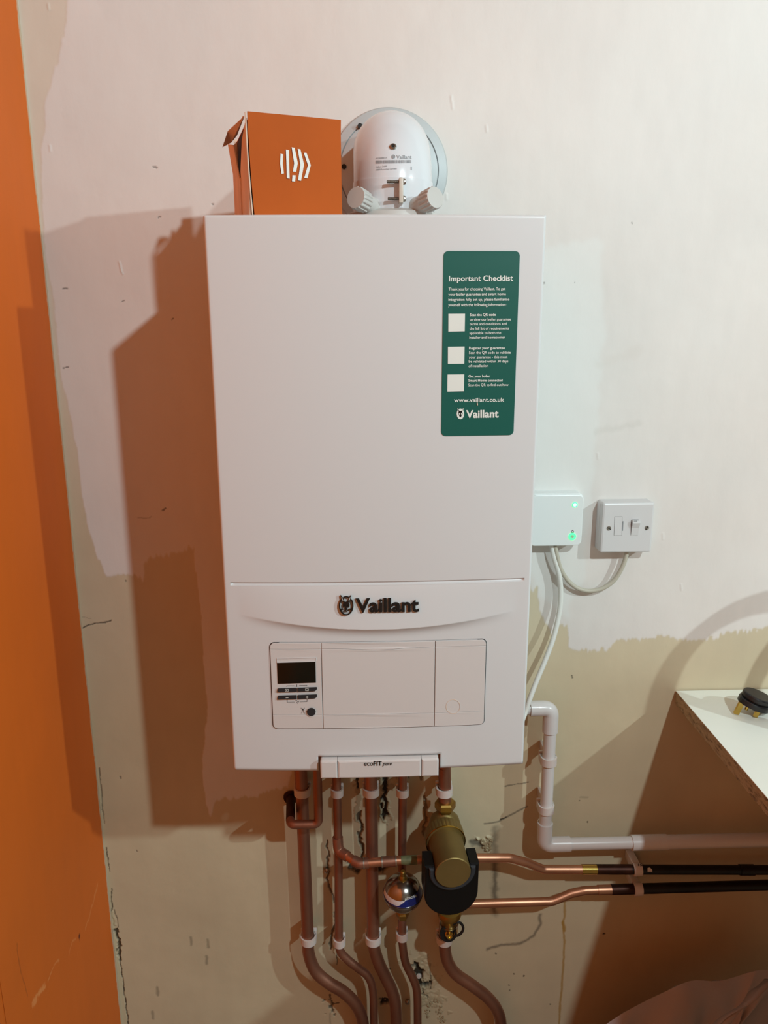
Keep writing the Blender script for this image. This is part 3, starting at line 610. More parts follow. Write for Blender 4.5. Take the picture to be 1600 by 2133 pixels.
# base ring with two capped test ports
base = obj('base_ring', lathe([(.055, .7005), (.0665, .7005), (.0665, .706), (.0635, .7155), (.0560, .7185), (.0515, .7185)], (FX, FY, 0), (0, 0, 1), 72), 'capgrey', flue)
obj('collar_band', lathe([(FR+.0002, .7550), (FR+.0010, .7552), (FR+.0013, .7200), (FR+.0002, .7180)], (FX, FY, 0), (0, 0, 1), 72), 'fluewhite', flue)
for k, (u, v, s) in enumerate(((741, 411, -1), (907, 411, 1))):
    D_ = aty(u, v, -.236); st = np.array([FX+s*.012, -.182, .717]); ax = D_-st; Ln = np.linalg.norm(ax); ax /= Ln
    tb = obj('test_port', tube([st, D_-ax*.016], [.0125, .0105], 28), 'capgrey', flue)
    V, F = lathe([(.0100, -.020), (.0132, -.019), (.0136, -.002), (.0125, 0), (.0001, .0002)], D_, ax, 64)
    V = np.array(V)
    for i in range(64):       # grip ribs
        if i % 4 < 2:
            for r_ in (1, 2): p = V[r_*64+i]; h = (p-D_)@ax; c0 = D_+ax*h; V[r_*64+i] = c0+(p-c0)*.90
    obj('port_cap', (V, F), 'capgrey', flue, sharp=20)
# clamp bracket
B0 = aty(835, 424, FY-FR-.006); B1 = aty(836, 371, FY-FR-.006)
bx_ = B1[0]; obj('clamp_bracket', box(bx_-.003, bx_+.0022, FY-FR-.013, FY-FR+.012, B0[2], B1[2], .0008), 'beigeplastic', flue)
for v_, ul in ((378.5, 806), (414, 808)):
    z_ = aty(835, v_, FY-FR-.008)[2]; xl = aty(ul, v_, FY-FR-.008)[0]
    pr_ = []; n_ = 22; x0_, x1_ = xl, bx_+.001
    for i in range(n_): pr_ += [(.0021, x0_+(x1_-x0_)*i/n_), (.0015, x0_+(x1_-x0_)*(i+.5)/n_)]
    obj('clamp_screw', lathe([(.0004, x0_-.0003)]+pr_+[(.0016, x1_)], (0, FY-FR-.008, z_), (1, 0, 0), 14, x=(0, 0, 1)), 'steel', flue, sharp=10)
    obj('screw_head', lathe([(.0036, bx_+.0022), (.0040, bx_+.0030), (.0030, bx_+.0052), (.0006, bx_+.006)], (0, FY-FR-.008, z_), (1, 0, 0), 18, x=(0, 0, 1)), 'steel', flue)
collar = thing('wall_collar', 'round pale grey collar plate on the wall behind the flue elbow', 'collar', (FX+.001, 0, .795))
cc = (FX+.001, 0, .7965)
obj('rubber_rim', lathe([(.052, .001), (.0870, .001), (.0874, .004), (.0852, .0085), (.0735, .0125), (.0725, .0100), (.052, .010)], cc, (0, -1, 0), 96), 'fluegrey', collar)
obj('inner_disc', lathe([(.0512, .0105), (.0718, .0105), (.0716, .0128), (.0700, .0135), (.0560, .0175), (.0512, .0178)], cc, (0, -1, 0), 96), 'fluegrey', collar)
for (u, v) in ((716.5, 347), (750, 262)):
    P = aty(u, v, -.0165); obj('fixing_hole', lathe([(.0034, -.002), (.0034, .0012), (.0001, .0012)], P, (0, -1, 0), 18), 'screwdark', collar)

# ------------------------------------------------------------ orange cardboard box on the boiler
Pl = aty(515, 232, -.288); ang = math.radians(16); e1 = np.array([math.cos(ang), math.sin(ang), 0]); nrm = np.array([math.sin(ang), -math.cos(ang), 0])
Pr = atplane(710, 250, Pl, nrm); bw = (Pr-Pl)@e1; zb = BH+.0008; dp = .118; bk = -nrm
cb = thing('cardboard_box', 'orange cardboard box with a white striped emblem standing on the boiler', 'box', (Pl[0]+.05, -.24, zb))
def bq(a, b, z): return Pl*[1, 1, 0]+e1*a+bk*b+np.array([0, 0, z])
zl, zr = Pl[2], Pr[2]; nb = 9
Vb = []; Fb = []
def slab(p, t):  # quad p (4 corners) thickened along its normal by t
    p = np.array(p); n = np.cross(p[1]-p[0], p[3]-p[0]); n /= np.linalg.norm(n); q = p-n*t
    return np.concatenate([p, q]), [(0, 1, 2, 3), (4, 5, 6, 7), (0, 1, 5, 4), (1, 2, 6, 5), (2, 3, 7, 6), (3, 0, 4, 7)]
# front face leans: bottom-left sits slightly right of the top-left, as in the photo
def fl(t): return .0035*(1-t)**2     # left edge offset from top (t=1) to bottom
rows = 10; L0 = [bq(fl(i/rows)+0.0, 0, zb+(zl-zb)*i/rows) for i in range(rows+1)]; R0 = [bq(bw-.0012*math.sin(PI*i/rows), 0, zb+(zr-zb)*i/rows) for i in range(rows+1)]
V = []; F = []; mcol = 8
for i in range(rows+1):
    for k in range(mcol+1):
        t = k/mcol; V.append(L0[i]*(1-t)+R0[i]*t+nrm*.0012*math.sin(PI*t)*math.sin(PI*i/rows))
for i in range(rows):
    for k in range(mcol): a = i*(mcol+1)+k; F.append((a, a+1, a+mcol+2, a+mcol+1))
ff = obj('front_panel', (V, F), 'boxorange', cb, smooth=False); so = ff.modifiers.new('thick', 'SOLIDIFY'); so.thickness = .0015; so.offset = 0
obj('right_panel', slab([bq(bw, .001, zb), bq(bw, dp, zb), bq(bw, dp, zr-.003), bq(bw, .001, zr)], .0015), 'boxorange', cb, smooth=False)
obj('back_panel', slab([bq(bw, dp, zb), bq(0, dp, zb), bq(0, dp, zl-.006), bq(bw, dp, zr-.003)], .0015), 'boxbrown', cb, smooth=False)
obj('top_panel', slab([bq(.004, .001, zl-.0004), bq(bw-.001, .001, zr-.0006), bq(bw-.001, dp, zr-.004), bq(.004, dp, zl-.008)], .0015), 'boxorange', cb, smooth=False)
obj('bottom_panel', slab([bq(.002, .001, zb), bq(bw, .001, zb), bq(bw, dp, zb), bq(.002, dp, zb)], -.0015), 'boxbrown', cb, smooth=False)
# left side: brown end flap with a rip at its top, a slit, and a loose flap poking out
obj('end_flap', joinvf(slab([bq(-.0015, .003, zb), bq(-.0015, .062, zb), bq(-.0015, .062, zl-.052), bq(-.0015, .003, zl-.052)], -.0014),
                       slab([bq(-.0015, .003, zl-.052), bq(-.0015, .062, zl-.052), bq(-.0015, .040, zl-.022), bq(-.0015, .003, zl-.006)], -.0014),
                       slab([bq(-.0030, .060, zb), bq(-.0030, dp, zb), bq(-.0030, dp, zl-.046), bq(-.0030, .060, zl-.060)], -.0014),
                       slab([bq(-.0034, .062, zl-.061), bq(-.0040, dp-.006, zl-.047), bq(-.0090, dp-.010, zl-.014), bq(-.0060, .080, zl-.020)], -.0013)), 'boxbrown', cb, smooth=False)
obj('card_edge', joinvf(tube([bq(fl(i/rows)-.0022, -.0004, zb+(zl-.001-zb)*i/rows) for i in range(rows+1)], .0009, 8), ), 'boxedge', cb)
TL = bq(0, .006, zl-.004); TB = bq(-.004, .098, zl-.010)
out_a = atplane(483, 268, bq(-.01, .08, 0), nrm); out_b = atplane(463, 307, bq(-.02, .07, 0), nrm); out_c = atplane(483, 297, bq(-.01, .09, 0), nrm)
obj('loose_flap', joinvf(slab([aty(508, 243, TL[1]), aty(474, 274, TL[1]+.055), out_b, aty(482, 297, TL[1]+.075)], .0014), slab([aty(508, 243, TL[1]), aty(482, 297, TL[1]+.075), aty(494, 282, TL[1]+.06), aty(508, 246, TL[1]+.01)], .0014)), 'boxbrown', cb, smooth=False)
obj('inside_shade', slab([bq(.0035, .008, zb+.003), bq(.0035, dp-.003, zb+.003), bq(.0035, dp-.003, zl-.011), bq(.0035, .008, zl-.005)], -.001), 'boxshade', cb, smooth=False)  # added dark sheet, painting the shade seen through the torn side
# printed emblem
def onbox(u, v, d): return atplane(u, v, Pl+nrm*(.0026+d), nrm)
G = []
for q in ([(470, 343), (486, 347), (483, 400), (490, 461), (475, 463), (467, 400)], [(502, 319), (520, 322), (521, 400), (524, 491), (507, 489), (505, 400)], [(536, 305), (554, 308), (573, 400), (563, 451), (544, 450), (551, 400)], [(541, 471), (560, 472), (557, 509), (538, 507)],
          [(572, 314), (588, 317), (610, 408), (592, 504), (574, 501), (588, 410)], [(608, 337), (624, 337), (650, 412), (630, 489), (611, 487), (633, 412)]):
    G.append(plate([(420+a/2.857, 200+b/2.857) for a, b in q], onbox, .0000, .0004))
obj('printed_emblem', joinvf(*G), 'stickerwhite', ff, smooth=False, label='white striped emblem')

# ------------------------------------------------------------ smart hub, switch, flexes
hub = thing('control_hub', 'small white square control box on the wall with two glowing green lights', 'control box', (.296, 0, .222))
flatm = lambda x, z, d: np.array([x, -d, z])
obj('body', plate(rrect(.2515, .3400, .2235, .3110, .010, n=10), flatm, .001, .027, bev=.004), 'hub', hub, sharp=12)
obj('front_cover', plate(rrect(.2530, .3385, .2245, .3095, .009, n=10), flatm, .026, .0300, bev=.0015), 'hub', hub, sharp=12)
def ledring(u, v, r0, r1, name, m, d=.0301, h=.0006):
    P = aty(u, v, -d); return obj(name, lathe([(r0, 0), (r0, h), (r1, h), (r1, 0)], P, (0, -1, 0), 32), m, hub)
ledring(1197.5, 1051.5, .0001, .0030, 'light_core', 'ledcore'); ledring(1197.5, 1051.5, .0030, .0044, 'status_light', 'led')
ledring(1192, 1117.5, .0030, .0062, 'button_light', 'led'); ledring(1192, 1117.5, .0001, .0028, 'power_button', 'hubbutton', h=.0014)
onhub = lambda u, v, d: aty(u, v, -.0300-d)
obj('flame_symbol', joinvf(plate([(1190.5, 1109), (1190.5, 1106.5), (1193, 1103.5), (1195.5, 1106.5), (1195.5, 1109), (1194.7, 1109), (1194.7, 1107), (1193, 1105), (1191.4, 1107), (1191.4, 1109)], onhub, 0, .0003), plate([(1190.8, 1109), (1195.2, 1109), (1195.2, 1109.9), (1190.8, 1109.9)], onhub, 0, .0003)), 'print_dark', hub, smooth=False)
sw = thing('fused_switch', 'white fused spur switch on a surface box, right of the control box', 'switch', (.412, 0, .211))
obj('back_box', plate(rrect(.3696, .4553, .2108, .2952, .005), flatm, .001, .016, bev=.0006), 'switch', sw, sharp=12)
obj('face_plate', plate(rrect(.3700, .4550, .2112, .2952, .004), flatm, .0155, .0300, bev=.0034), 'switch', sw, sharp=12)
sp6 = lambda a, b, d=-.0300: aty(1080+a/5, 1000+b/5, d)
def swq(q, d0, d1, bev=0.): return plate([(1080+a/5, 1000+b/5) for a, b in q], lambda u, v, d: aty(u, v, -.0300-d), d0, d1, bev)
obj('carrier_gap', swq([(1002.5, 379.5), (1083.8, 379), (1076.5, 577), (995, 577.5)], 0, .0002), 'gap', sw, smooth=False)
obj('fuse_carrier', swq([(1004, 382), (1082, 381), (1075, 575), (997, 576)], .0001, .0006), 'switch', sw, smooth=False)
obj('carrier_notch', swq([(1084, 430), (1096, 430), (1090, 528), (1078, 528)], 0, .0005), 'greyprint', sw, smooth=False)
obj('rocker_gap', swq([(1177, 413), (1251, 413), (1243, 576), (1169, 576)], 0, .0002), 'gap', sw, smooth=False)
a_, b_ = sp6(1180, 418), sp6(1242, 574); x0_, x1_, zt_, zb2 = a_[0]+.0003, b_[0]+.0005, a_[2], b_[2]
prof = [(.030, zb2), (.0305, zb2), (.0325, (zb2+zt_)/2), (.0368, zt_-.0035), (.0360, zt_), (.030, zt_)]
V = [(x, -y_, z_) for x in (x0_, x1_) for y_, z_ in prof]; n = len(prof)
rk = obj('rocker', (V, [(i, (i+1) % n, (i+1) % n+n, i+n) for i in range(n)]+[tuple(range(n)), tuple(range(n, 2*n))]), 'switch', sw, smooth=False)
obj('rocker_lettering', text_on('TAHA', 1320.5, 1087.3, 1327.5, 1087, 2.6, lambda u, v, d: aty(u, v, -.0366-d), d=.0004), 'print_dark', sw, smooth=False)
for a, b in ((942, 503), (1338, 498)):
    P = sp6(a, b); s_ = obj('plate_screw', lathe([(.0037, -.001), (.0037, .0003), (.0028, .0012), (.0001, .0014)], P, (0, -1, 0), 20), 'steel', sw)
    q = math.radians(-30 if a < 1000 else 60); dx, dz = math.cos(q)*.0034, math.sin(q)*.0034; ox, oz = -math.sin(q)*.0006, math.cos(q)*.0006
    obj('screw_slot', plate([(P[0]+dx+ox, P[2]+dz+oz), (P[0]-dx+ox, P[2]-dz+oz), (P[0]-dx-ox, P[2]-dz-oz), (P[0]+dx-ox, P[2]+dz-oz)], lambda x, z, d: np.array([x, -.0300-d, z]), .0002, .0016), 'screwdark', sw, smooth=False)
def pth(l): return [aty(u, v, y) for u, v, y in l]
o = obj('switch_flex', tube(smooth_path(pth([(1156, 1136, -.018), (1161, 1160, -.017), (1168, 1185, -.015), (1183, 1209, -.012), (1203, 1225, -.012), (1227, 1231, -.012), (1254, 1226, -.013), (1279, 1209, -.014), (1296, 1182, -.015), (1304, 1160, -.015), (1306, 1145, -.015)])), .0037, 16), 'cablegrey', loc=aty(1227, 1231, -.012))
props(o, 'grey-beige flex looping from the control box to the fused switch', 'cable')
o = obj('boiler_flex', tube(smooth_path(pth([(1149, 1132, -.016), (1154, 1160, -.016), (1163, 1190, -.015), (1168, 1225, -.015), (1166, 1270, -.018), (1154, 1325, -.026), (1136, 1375, -.036), (1118, 1418, -.046), (1104, 1455, -.056), (1092, 1490, -.064)])+[np.array(q) for q in ((.232, -.085, -.075), (.205, -.092, -.070), (.185, -.095, -.030), (.180, -.095, .016))]), .0043, 16), 'cablewhite', loc=aty(1150, 1140, -.016))
props(o, 'white flex hanging from the control box down behind the boiler side', 'cable')

# ------------------------------------------------------------ white waste pipe
yp = -.045; A0 = aty(1149, 1475, yp); zt0 = A0[2]; xv = A0[0]-.0006; Bz = aty(1140, 1759, yp)[2]
wp_ = thing('white_waste_pipe', 'white plastic waste pipe running down beside the boiler and along the wall', 'pipe', (xv, yp, Bz))
obj('pipe_run', tube(fillet([(.14, yp, zt0), (xv, yp, zt0), (xv, yp, Bz), (XR-1.2, yp, Bz-.004)], .012), .0108, 28), 'pvc', wp_)
obj('elbow_joint', tube(fillet([(.262, yp, zt0), (xv, yp, zt0), (xv, yp, zt0-.044)], .014), .0132, 28), 'pvc', wp_)
obj('elbow_joint', tube(fillet([(xv, yp, Bz+.044), (xv, yp, Bz), (xv+.046, yp, Bz)], .014), .0134, 28), 'pvc', wp_)
xc0, xc1 = aty(1316, 1744, yp)[0], aty(1390, 1744, yp)[0]
obj('coupling', tube([(xc0, yp, Bz-.0008), (xc1, yp, Bz-.001)], .0136, 28), 'pvc', wp_)
obj('wide_pipe', tube([(xc1-.01, yp, Bz-.001), (XR-1.2, yp, Bz-.004)], .0124, 28), 'pvc', wp_)

def arc_band(cx, cy, z0, z1, ri, ro, a0, a1, seg=28):
    V = []; F = []
    for z in (z0, z1):
        for r_ in (ri, ro):
            for k in range(seg+1):
                t = a0+(a1-a0)*k/seg; V.append((cx+r_*math.cos(t), cy+r_*math.sin(t), z))
    m = seg+1
    for k in range(seg):
        F += [(k, k+1, m+k+1, m+k), (2*m+k, 2*m+k+1, 3*m+k+1, 3*m+k), (k, k+1, 2*m+k+1, 2*m+k), (m+k, m+k+1, 3*m+k+1, 3*m+k)]
    F += [(0, m, 3*m, 2*m), (seg, m+seg, 3*m+seg, 2*m+seg)]
    return V, F
def pipe_clip(name, label, x, y, z, r, h, group, m='clip', flare=.004):
    t = thing(name, label, 'pipe clip', (x, 0, z), group)
    ro = r+.0034; lo, hi = z-h/2, z+h/2
    obj('band', joinvf(arc_band(x, y, lo, hi, r+.0003, ro, math.radians(-215), math.radians(35)), box(x-ro, x-r-.0004, y, y+r*1.1, lo, hi, .0006), box(x+r+.0004, x+ro, y, y+r*1.1, lo, hi, .0006)), m, t, sharp=30)
    obj('foot', joinvf(box(x-ro, x+ro, y+r*1.02, y+r*1.02+.004, lo, hi+.004, .0008), box(x-r*.55, x+r*.55, y+r*1.02+.003, -.001, lo+.001, hi+.006, .0008)), m, t)
    return t
for v_, lab in ((1590, 'upper milky clip on the white waste pipe'), (1690, 'lower milky clip on the white waste pipe')):
    P = aty(1141, v_, yp-.01); pipe_clip('waste_pipe_clip', lab, xv, yp, P[2], .0108, .014, 'clips on the white waste pipe')

# ------------------------------------------------------------ copper pipes below the boiler
YP = -.042
def copper(name, label, pts, r, m='copper', top=True):
    P = pth(pts)
    if top: P = [np.array([P[0][0], P[0][1], .012]), np.array([P[0][0], P[0][1], P[0][2]+.02])]+P
    o = obj(name, tube(smooth_path(P, 8), r, 24), m, loc=P[-1]); props(o, label, 'pipe'); return o
G6 = 'copper pipes under the boiler'
PIPES = [
    ('wide copper pipe farthest left under the boiler', [(626, 1600, YP), (629, 1655, YP), (634, 1780, YP), (641, 1940, YP), (643, 1985, YP), (657, 2022, YP), (684, 2047, YP), (715, 2066, YP), (741, 2092, YP), (755, 2125, YP), (758, 2170, YP), (759, 2240, YP)], .011),
    ('thin copper pipe second from left, bending right at its foot', [(701, 1600, YP), (702, 1655, YP), (705, 1780, YP), (706, 1940, YP), (708, 1978, YP), (724, 1999, YP), (748, 2018, YP), (766, 2033, YP), (776, 2058, YP), (779, 2110, YP), (780, 2240, YP)], .0075),
    ('wide copper pipe in the middle passing behind the branch pipe', [(771, 1600, YP), (773, 1655, YP), (775, 1780, YP), (777, 1940, YP), (779, 1972, YP), (789, 2005, YP), (803, 2035, YP), (818, 2068, YP), (825, 2110, YP), (826, 2240, YP)], .011),
    ('thin copper pipe above and below the round steel vessel', [(839, 1600, YP), (839, 1655, YP), (838, 1780, YP), (838, 1940, YP), (839, 1970, YP), (845, 2005, YP), (859, 2035, YP), (868, 2062, YP), (870, 2110, YP), (870, 2240, YP)], .0075)]
for lab, pts, r_ in PIPES: copper('copper_pipe', lab, pts, r_)
copper('copper_pipe', 'copper pipe stub from the boiler into the brass filter', [(926, 1600, YP), (927, 1640, YP), (927, 1668, YP), (928, 1690, YP)], .011)
copper('copper_pipe', 'copper pipe curving down to the right below the brass filter', [(927, 1925, YP), (927, 1960, YP), (928, 1985, YP), (935, 2008, YP), (951, 2030, YP), (984, 2053, YP), (1016, 2078, YP), (1036, 2105, YP), (1044, 2140, YP), (1046, 2240, YP)], .011, top=False)
# relief pipe loop
R1 = aty(663, 1700, -.085); R2 = aty(602, 1718, -.085); R0z = .012; R3 = aty(612, 1655, -.012)
zz = aty(640, 1717, -.085)[2]
o = thing('relief_pipe', 'small copper relief pipe hooking left and back into the wall', 'pipe', (R1[0], R1[1], zz))
xl_, xr_ = aty(605, 1717, -.085)[0], aty(664, 1717, -.085)[0]
obj('pipe_run', tube(fillet([(xr_, -.085, .012), (xr_, -.085, zz), (xl_, -.085, zz), aty(606, 1660, -.002)], .011), .0075, 24), 'copper', o)
obj('wall_flange', lathe([(.008, .001), (.0135, .001), (.0125, .004), (.008, .0045)], aty(606, 1660, -.001), (0, -1, 0), 24), 'copperdark', o)
obj('tarnished_end', tube([np.array([xl_, -.085, zz])*(1-q)+aty(606, 1660, -.002)*q for q in (.16, .5, 1.)], .0079, 24), 'copperdark', o, label='blackened end')
# clips
ROWS = [(629, 1655, .011, 'under the boiler on the farthest left pipe'), (702, 1655, .0075, 'under the boiler on the second pipe from left'), (773, 1655, .011, 'under the boiler on the middle wide pipe'), (839, 1655, .0075, 'under the boiler on the pipe above the steel vessel'),
        (927, 1655, .011, 'under the boiler on the stub above the brass filter'), (642, 1965, .011, 'low on the farthest left pipe'), (707, 1968, .0075, 'low on the second pipe from left'), (778, 1965, .011, 'low on the middle wide pipe'), (838, 1955, .0075, 'under the round steel vessel'), (927, 1965, .011, 'half hidden behind the brass drain tap')]
clips = {}
for u, v_, r_, lab in ROWS:
    P = aty(u, v_, YP-r_); lab = 'white pipe clip '+lab
    if r_ not in clips: clips[r_] = pipe_clip('pipe_clip', lab, P[0], YP, P[2], r_, .0135, 'white clips on the copper pipes')
    else: copy_tree(clips[r_], (P[0], 0, P[2]), lab)
# branch pipe in front, running right behind the filter
YH = -.074
br = thing('branch_pipe', 'horizontal copper branch pipe with shiny solder joints running behind the filter', 'pipe', aty(760, 1797, YH))
obj('pipe_run', tube(fillet(pth([(703.5, 1745, YP-.0005), (705, 1772, YP-.003), (748, 1799, YH), (820, 1793, YH), (890, 1790, YH), (985, 1787, -.062), (1062, 1787, -.055), (1098, 1797, -.05), (1132, 1811, -.046), (1243, 1811, -.046)]), .02), .0076, 24), 'coppershiny', br)
obj('fitting', tube(fillet(pth([(703.3, 1744, YP-.0006), (705, 1772, YP-.003), (724, 1784, YP-.017)]), .012), .0094, 24), 'copper', br)
obj('fitting', tube(fillet(pth([(736, 1792, YH+.006), (749, 1799, YH), (768, 1797.5, YH)]), .01), .0092, 24), 'copper', br)
obj('coupler', tube(pth([(796, 1795.3, YH), (824, 1793.5, YH)]), .0090, 24), 'copper', br)
for u in (758, 796, 825): P = aty(u, 1799-(u-748)*.075, YH); obj('solder_ring', tube([P-[.0012, 0, 0], P+[.0012, 0, .0001]], .0097, 24), 'solder', br)
P = aty(852, 1791.5, YH); obj('green_deposit', tube([P-[.014, 0, 0], P, P+[.014, 0, .0001]], [.0077, .0079, .0077], 20), 'verdigris', br, label='green deposit')
obj('brass_coupler', tube(pth([(1212, 1811, -.046), (1243, 1811, -.046)]), .0088, 24), 'brassshiny', br)
dk = thing('dark_heating_pipe', 'blackened horizontal pipe, upper of the two at the lower right', 'pipe', aty(1243, 1811, -.046))
obj('pipe_run', tube([aty(1243, 1811, -.046), aty(1600, 1812, -.046)+[.0, 0, 0], aty(1600, 1812, -.046)+[.9, 0, -.004]], .0085, 24), 'blackpipe', dk)
obj('tarnished_end', tube([aty(1242, 1811, -.046), aty(1315, 1811, -.046)], .0088, 24), 'copperdark', dk)
obj('coupler', tube([aty(1541, 1812, -.046), aty(1570, 1812, -.046)], .0098, 24), 'blackpipe', dk)
P = aty(1353, 1812, -.0550); obj('paint_fleck', plate([(1349, 1808), (1354, 1807), (1359, 1812), (1359, 1816), (1349, 1816)], lambda u, v, d: aty(u, v, -.0540-d), 0, .0008), 'clip', dk, smooth=False, label='pale fleck')
lp = thing('return_pipe', 'lower copper pipe stepping up to the right from behind the filter', 'pipe', aty(1000, 1882, -.055))
obj('pipe_run', tube(fillet(pth([(940, 1885, -.058), (1000, 1882, -.055), (1150, 1878, -.05), (1190, 1861, -.046), (1218, 1855, -.046), (1274, 1853, -.046)]), .03), .0076, 24), 'coppershiny', lp)
obj('coupler', tube(pth([(1245, 1854, -.046), (1275, 1853, -.046)]), .0088, 24), 'coppershiny', lp)
dk2 = thing('dark_return_pipe', 'blackened horizontal pipe, lower of the two at the lower right', 'pipe', aty(1274, 1853, -.046))
E1_ = aty(1600, 1843.5, -.046)
obj('pipe_run', tube([aty(1274, 1853, -.046), E1_, E1_+(E1_-aty(1274, 1853, -.046))*2.2], .0092, 24), 'blackpipe', dk2)
obj('tarnished_end', tube([aty(1273, 1853, -.046), aty(1322, 1851.6, -.046)], .0094, 24), 'copperdark', dk2)
def hclip(name, label, u, v, r):
    P = aty(u, v, -.046); t = thing(name, label, 'pipe clip', (P[0], 0, P[2]), 'clips on the dark pipes')
    V, F = arc_band(0, 0, -.0075, .0075, r+.0002, r+.0026, math.radians(-200), math.radians(20)); V = [(P[0]+c_, -.046+b_, P[2]+a_) for a_, b_, c_ in V]
    bd = obj('band', (V, F), 'clip', t); obj('foot', box(P[0]-.007, P[0]+.007, -.046+r*.9, -.001, P[2]-.008, P[2]+.008, .001), 'clip', t); return t, P
t, P = hclip('dark_pipe_clip', 'milky clip marked 15 on the upper blackened pipe', 1327, 1811, .0086)
obj('size_mark', text_on('15', 1329, 1804, 1338, 1804, 5, lambda u, v, d: aty(u, v, -.0572-d), offset=.02), 'print_dark', t, smooth=False)
hclip('dark_pipe_clip', 'milky clip with a scorched top on the lower blackened pipe', 1328, 1851.5, .0093)
P = aty(1327, 1836, -.03); 
# steel vessel
sv = aty(839, 1860, -.085); RS = .0335
ves = thing('expansion_vessel', 'small round polished steel vessel with a blue and white label', 'vessel', (sv[0], sv[1], sv[2]-.055))
ax = np.array([.0, -.12, .99]); ax /= np.linalg.norm(ax)
pf = [(RS*math.sin(t), -RS*.92*math.cos(t)) for t in np.linspace(.35, PI/2-.05, 14)]
pf2 = [(RS*math.sin(t), -RS*1.02*math.cos(t)) for t in np.linspace(PI/2-.02, PI-.28, 18)]
obj('shell', lathe(pf+[(RS*1.0, -.0012), (RS*1.045, -.001), (RS*1.045, .0012), (RS*.995, .0014)]+pf2[1:], sv, ax, 56), 'chrome', ves)
top = sv+ax*RS
obj('air_valve', lathe([(.0110, -.006), (.0108, -.0012), (.0062, -.0004), (.0056, .005), (.0048, .006), (.0046, .0145), (.0034, .016), (.0001, .0163)], top, ax, 24), 'brass', ves)
obj('brass_adapter', lathe([(.0078, -.058), (.0098, -.056), (.0115, -.050), (.0115, -.044), (.0085, -.040), (.0085, -.028)], sv, ax, 6), 'brass', ves, sharp=20)
obj('tail_pipe', tube([sv-ax*.054, np.array([sv[0]-.0008, YP-.002, sv[2]-.078])], .0078, 20), 'copper', ves)
# label: a patch of the upper shell
def sph(a, h, k): # a: angle about ax (0 faces -y), h: height on the sphere as latitude
    x_ = np.array([1., 0, 0]); y_ = np.cross(ax, x_); rr = RS*math.cos(h)*k; return sv+ax*RS*1.02*math.sin(h)*k+x_*math.sin(a)*rr-y_*math.cos(a)*rr
def patch(f0, f1, a0, a1, k, n=30):
    V = []; F = []
    for i in range(n+1):
        a = a0+(a1-a0)*i/n
        for j in range(5): h = f0(a)+(f1(a)-f0(a))*j/4; V.append(sph(a, h, k))
    for i in range(n):
        for j in range(4): F.append((i*5+j, i*5+j+1, (i+1)*5+j+1, (i+1)*5+j))
    return V, F
lb = obj('label', patch(lambda a: .06, lambda a: .40+.10*ms(a, -.2, .3), -1.5, 1.5, 1.006), 'labelwhite', ves, label='white part of the label')
obj('label_band', patch(lambda a: .07, lambda a: .13+.42*ms(a, -.30, .25), -1.5, 1.5, 1.012), 'blue', ves, label='blue wave of the label')
obj('label_lettering', text_on('altecnic', 843, 1876, 872, 1869, 7, lambda u, v, d: onsph(u, v), offset=.02), 'print_white', ves, smooth=False) if False else None
def onsph(u, v, k=1.03):
    d = ray(u, v); d = d/np.linalg.norm(d); oc = CAM-sv; b = oc@d; c_ = oc@oc-(RS*k)**2; q = max(b*b-c_, 0); return CAM+d*(-b-math.sqrt(q))
obj('label_lettering', text_on('altecnic', 843.5, 1876, 869, 1868, 6.5, lambda u, v, d: onsph(u, v), offset=.02), 'print_white', ves, smooth=False)

# ------------------------------------------------------------ brass filter with black magnet saddle
FC = aty(944, 1819, -.150); fax = np.array([.06, -1., -.06]); fax /= np.linalg.norm(fax); FRr = .0295
fil = thing('brass_filter', 'brass magnetic filter with a black saddle round its canister', 'filter', (FC[0], -.06, FC[2]-.06))
bk0 = FC-fax*.092
obj('canister', lathe([(.0285, -.092), (.0285, -.078), (FRr, -.078), (FRr, -.0012), (FRr-.0012, 0), (.0001, .0001)], FC, fax, 64), 'brasssatin', fil)
V, F = lathe([(.0285, -.096), (.034, -.095), (.0345, -.094), (.0345, -.0735), (.0335, -.0725), (FRr+.0003, -.0725)], FC, fax, 96); V = np.array(V)
for i in range(96):
    if i % 3 == 0:
        for r_ in (2, 3): p = V[r_*96+i]; c0 = FC+fax*((p-FC)@fax); V[r_*96+i] = c0+(p-c0)*.982
obj('knurled_ring', (V, F), 'brasssatin', fil, sharp=15)
obj('ring_lip', lathe([(.0345, -.0735), (.0349, -.0728), (.0345, -.0718), (.0334, -.0718), (.0334, -.0735)], FC, fax, 96), 'brassshiny', fil)
pc = np.array([aty(927, 1700, YP)[0], YP, 0])
ztop = aty(927, 1668, YP)[2]; zc_ = (bk0)[2]
obj('valve_body', lathe([(.0100, zc_-.075), (.0145, zc_-.070), (.0155, zc_-.045), (.0225, zc_-.030), (.0285, zc_-.012), (.0290, zc_+.006), (.0240, zc_+.022), (.0165, zc_+.030), (.0120, zc_+.036), (.0112, zc_+.044), (.0112, ztop-.020)], pc, (0, 0, 1), 48), 'brasssatin', fil)
obj('compression_nut', lathe([(.0112, ztop-.024), (.0165, ztop-.016), (.0185, ztop-.012), (.0185, ztop-.003), (.0165, ztop), (.0112, ztop+.001)], pc, (0, 0, 1), 6), 'brass', fil, sharp=20)
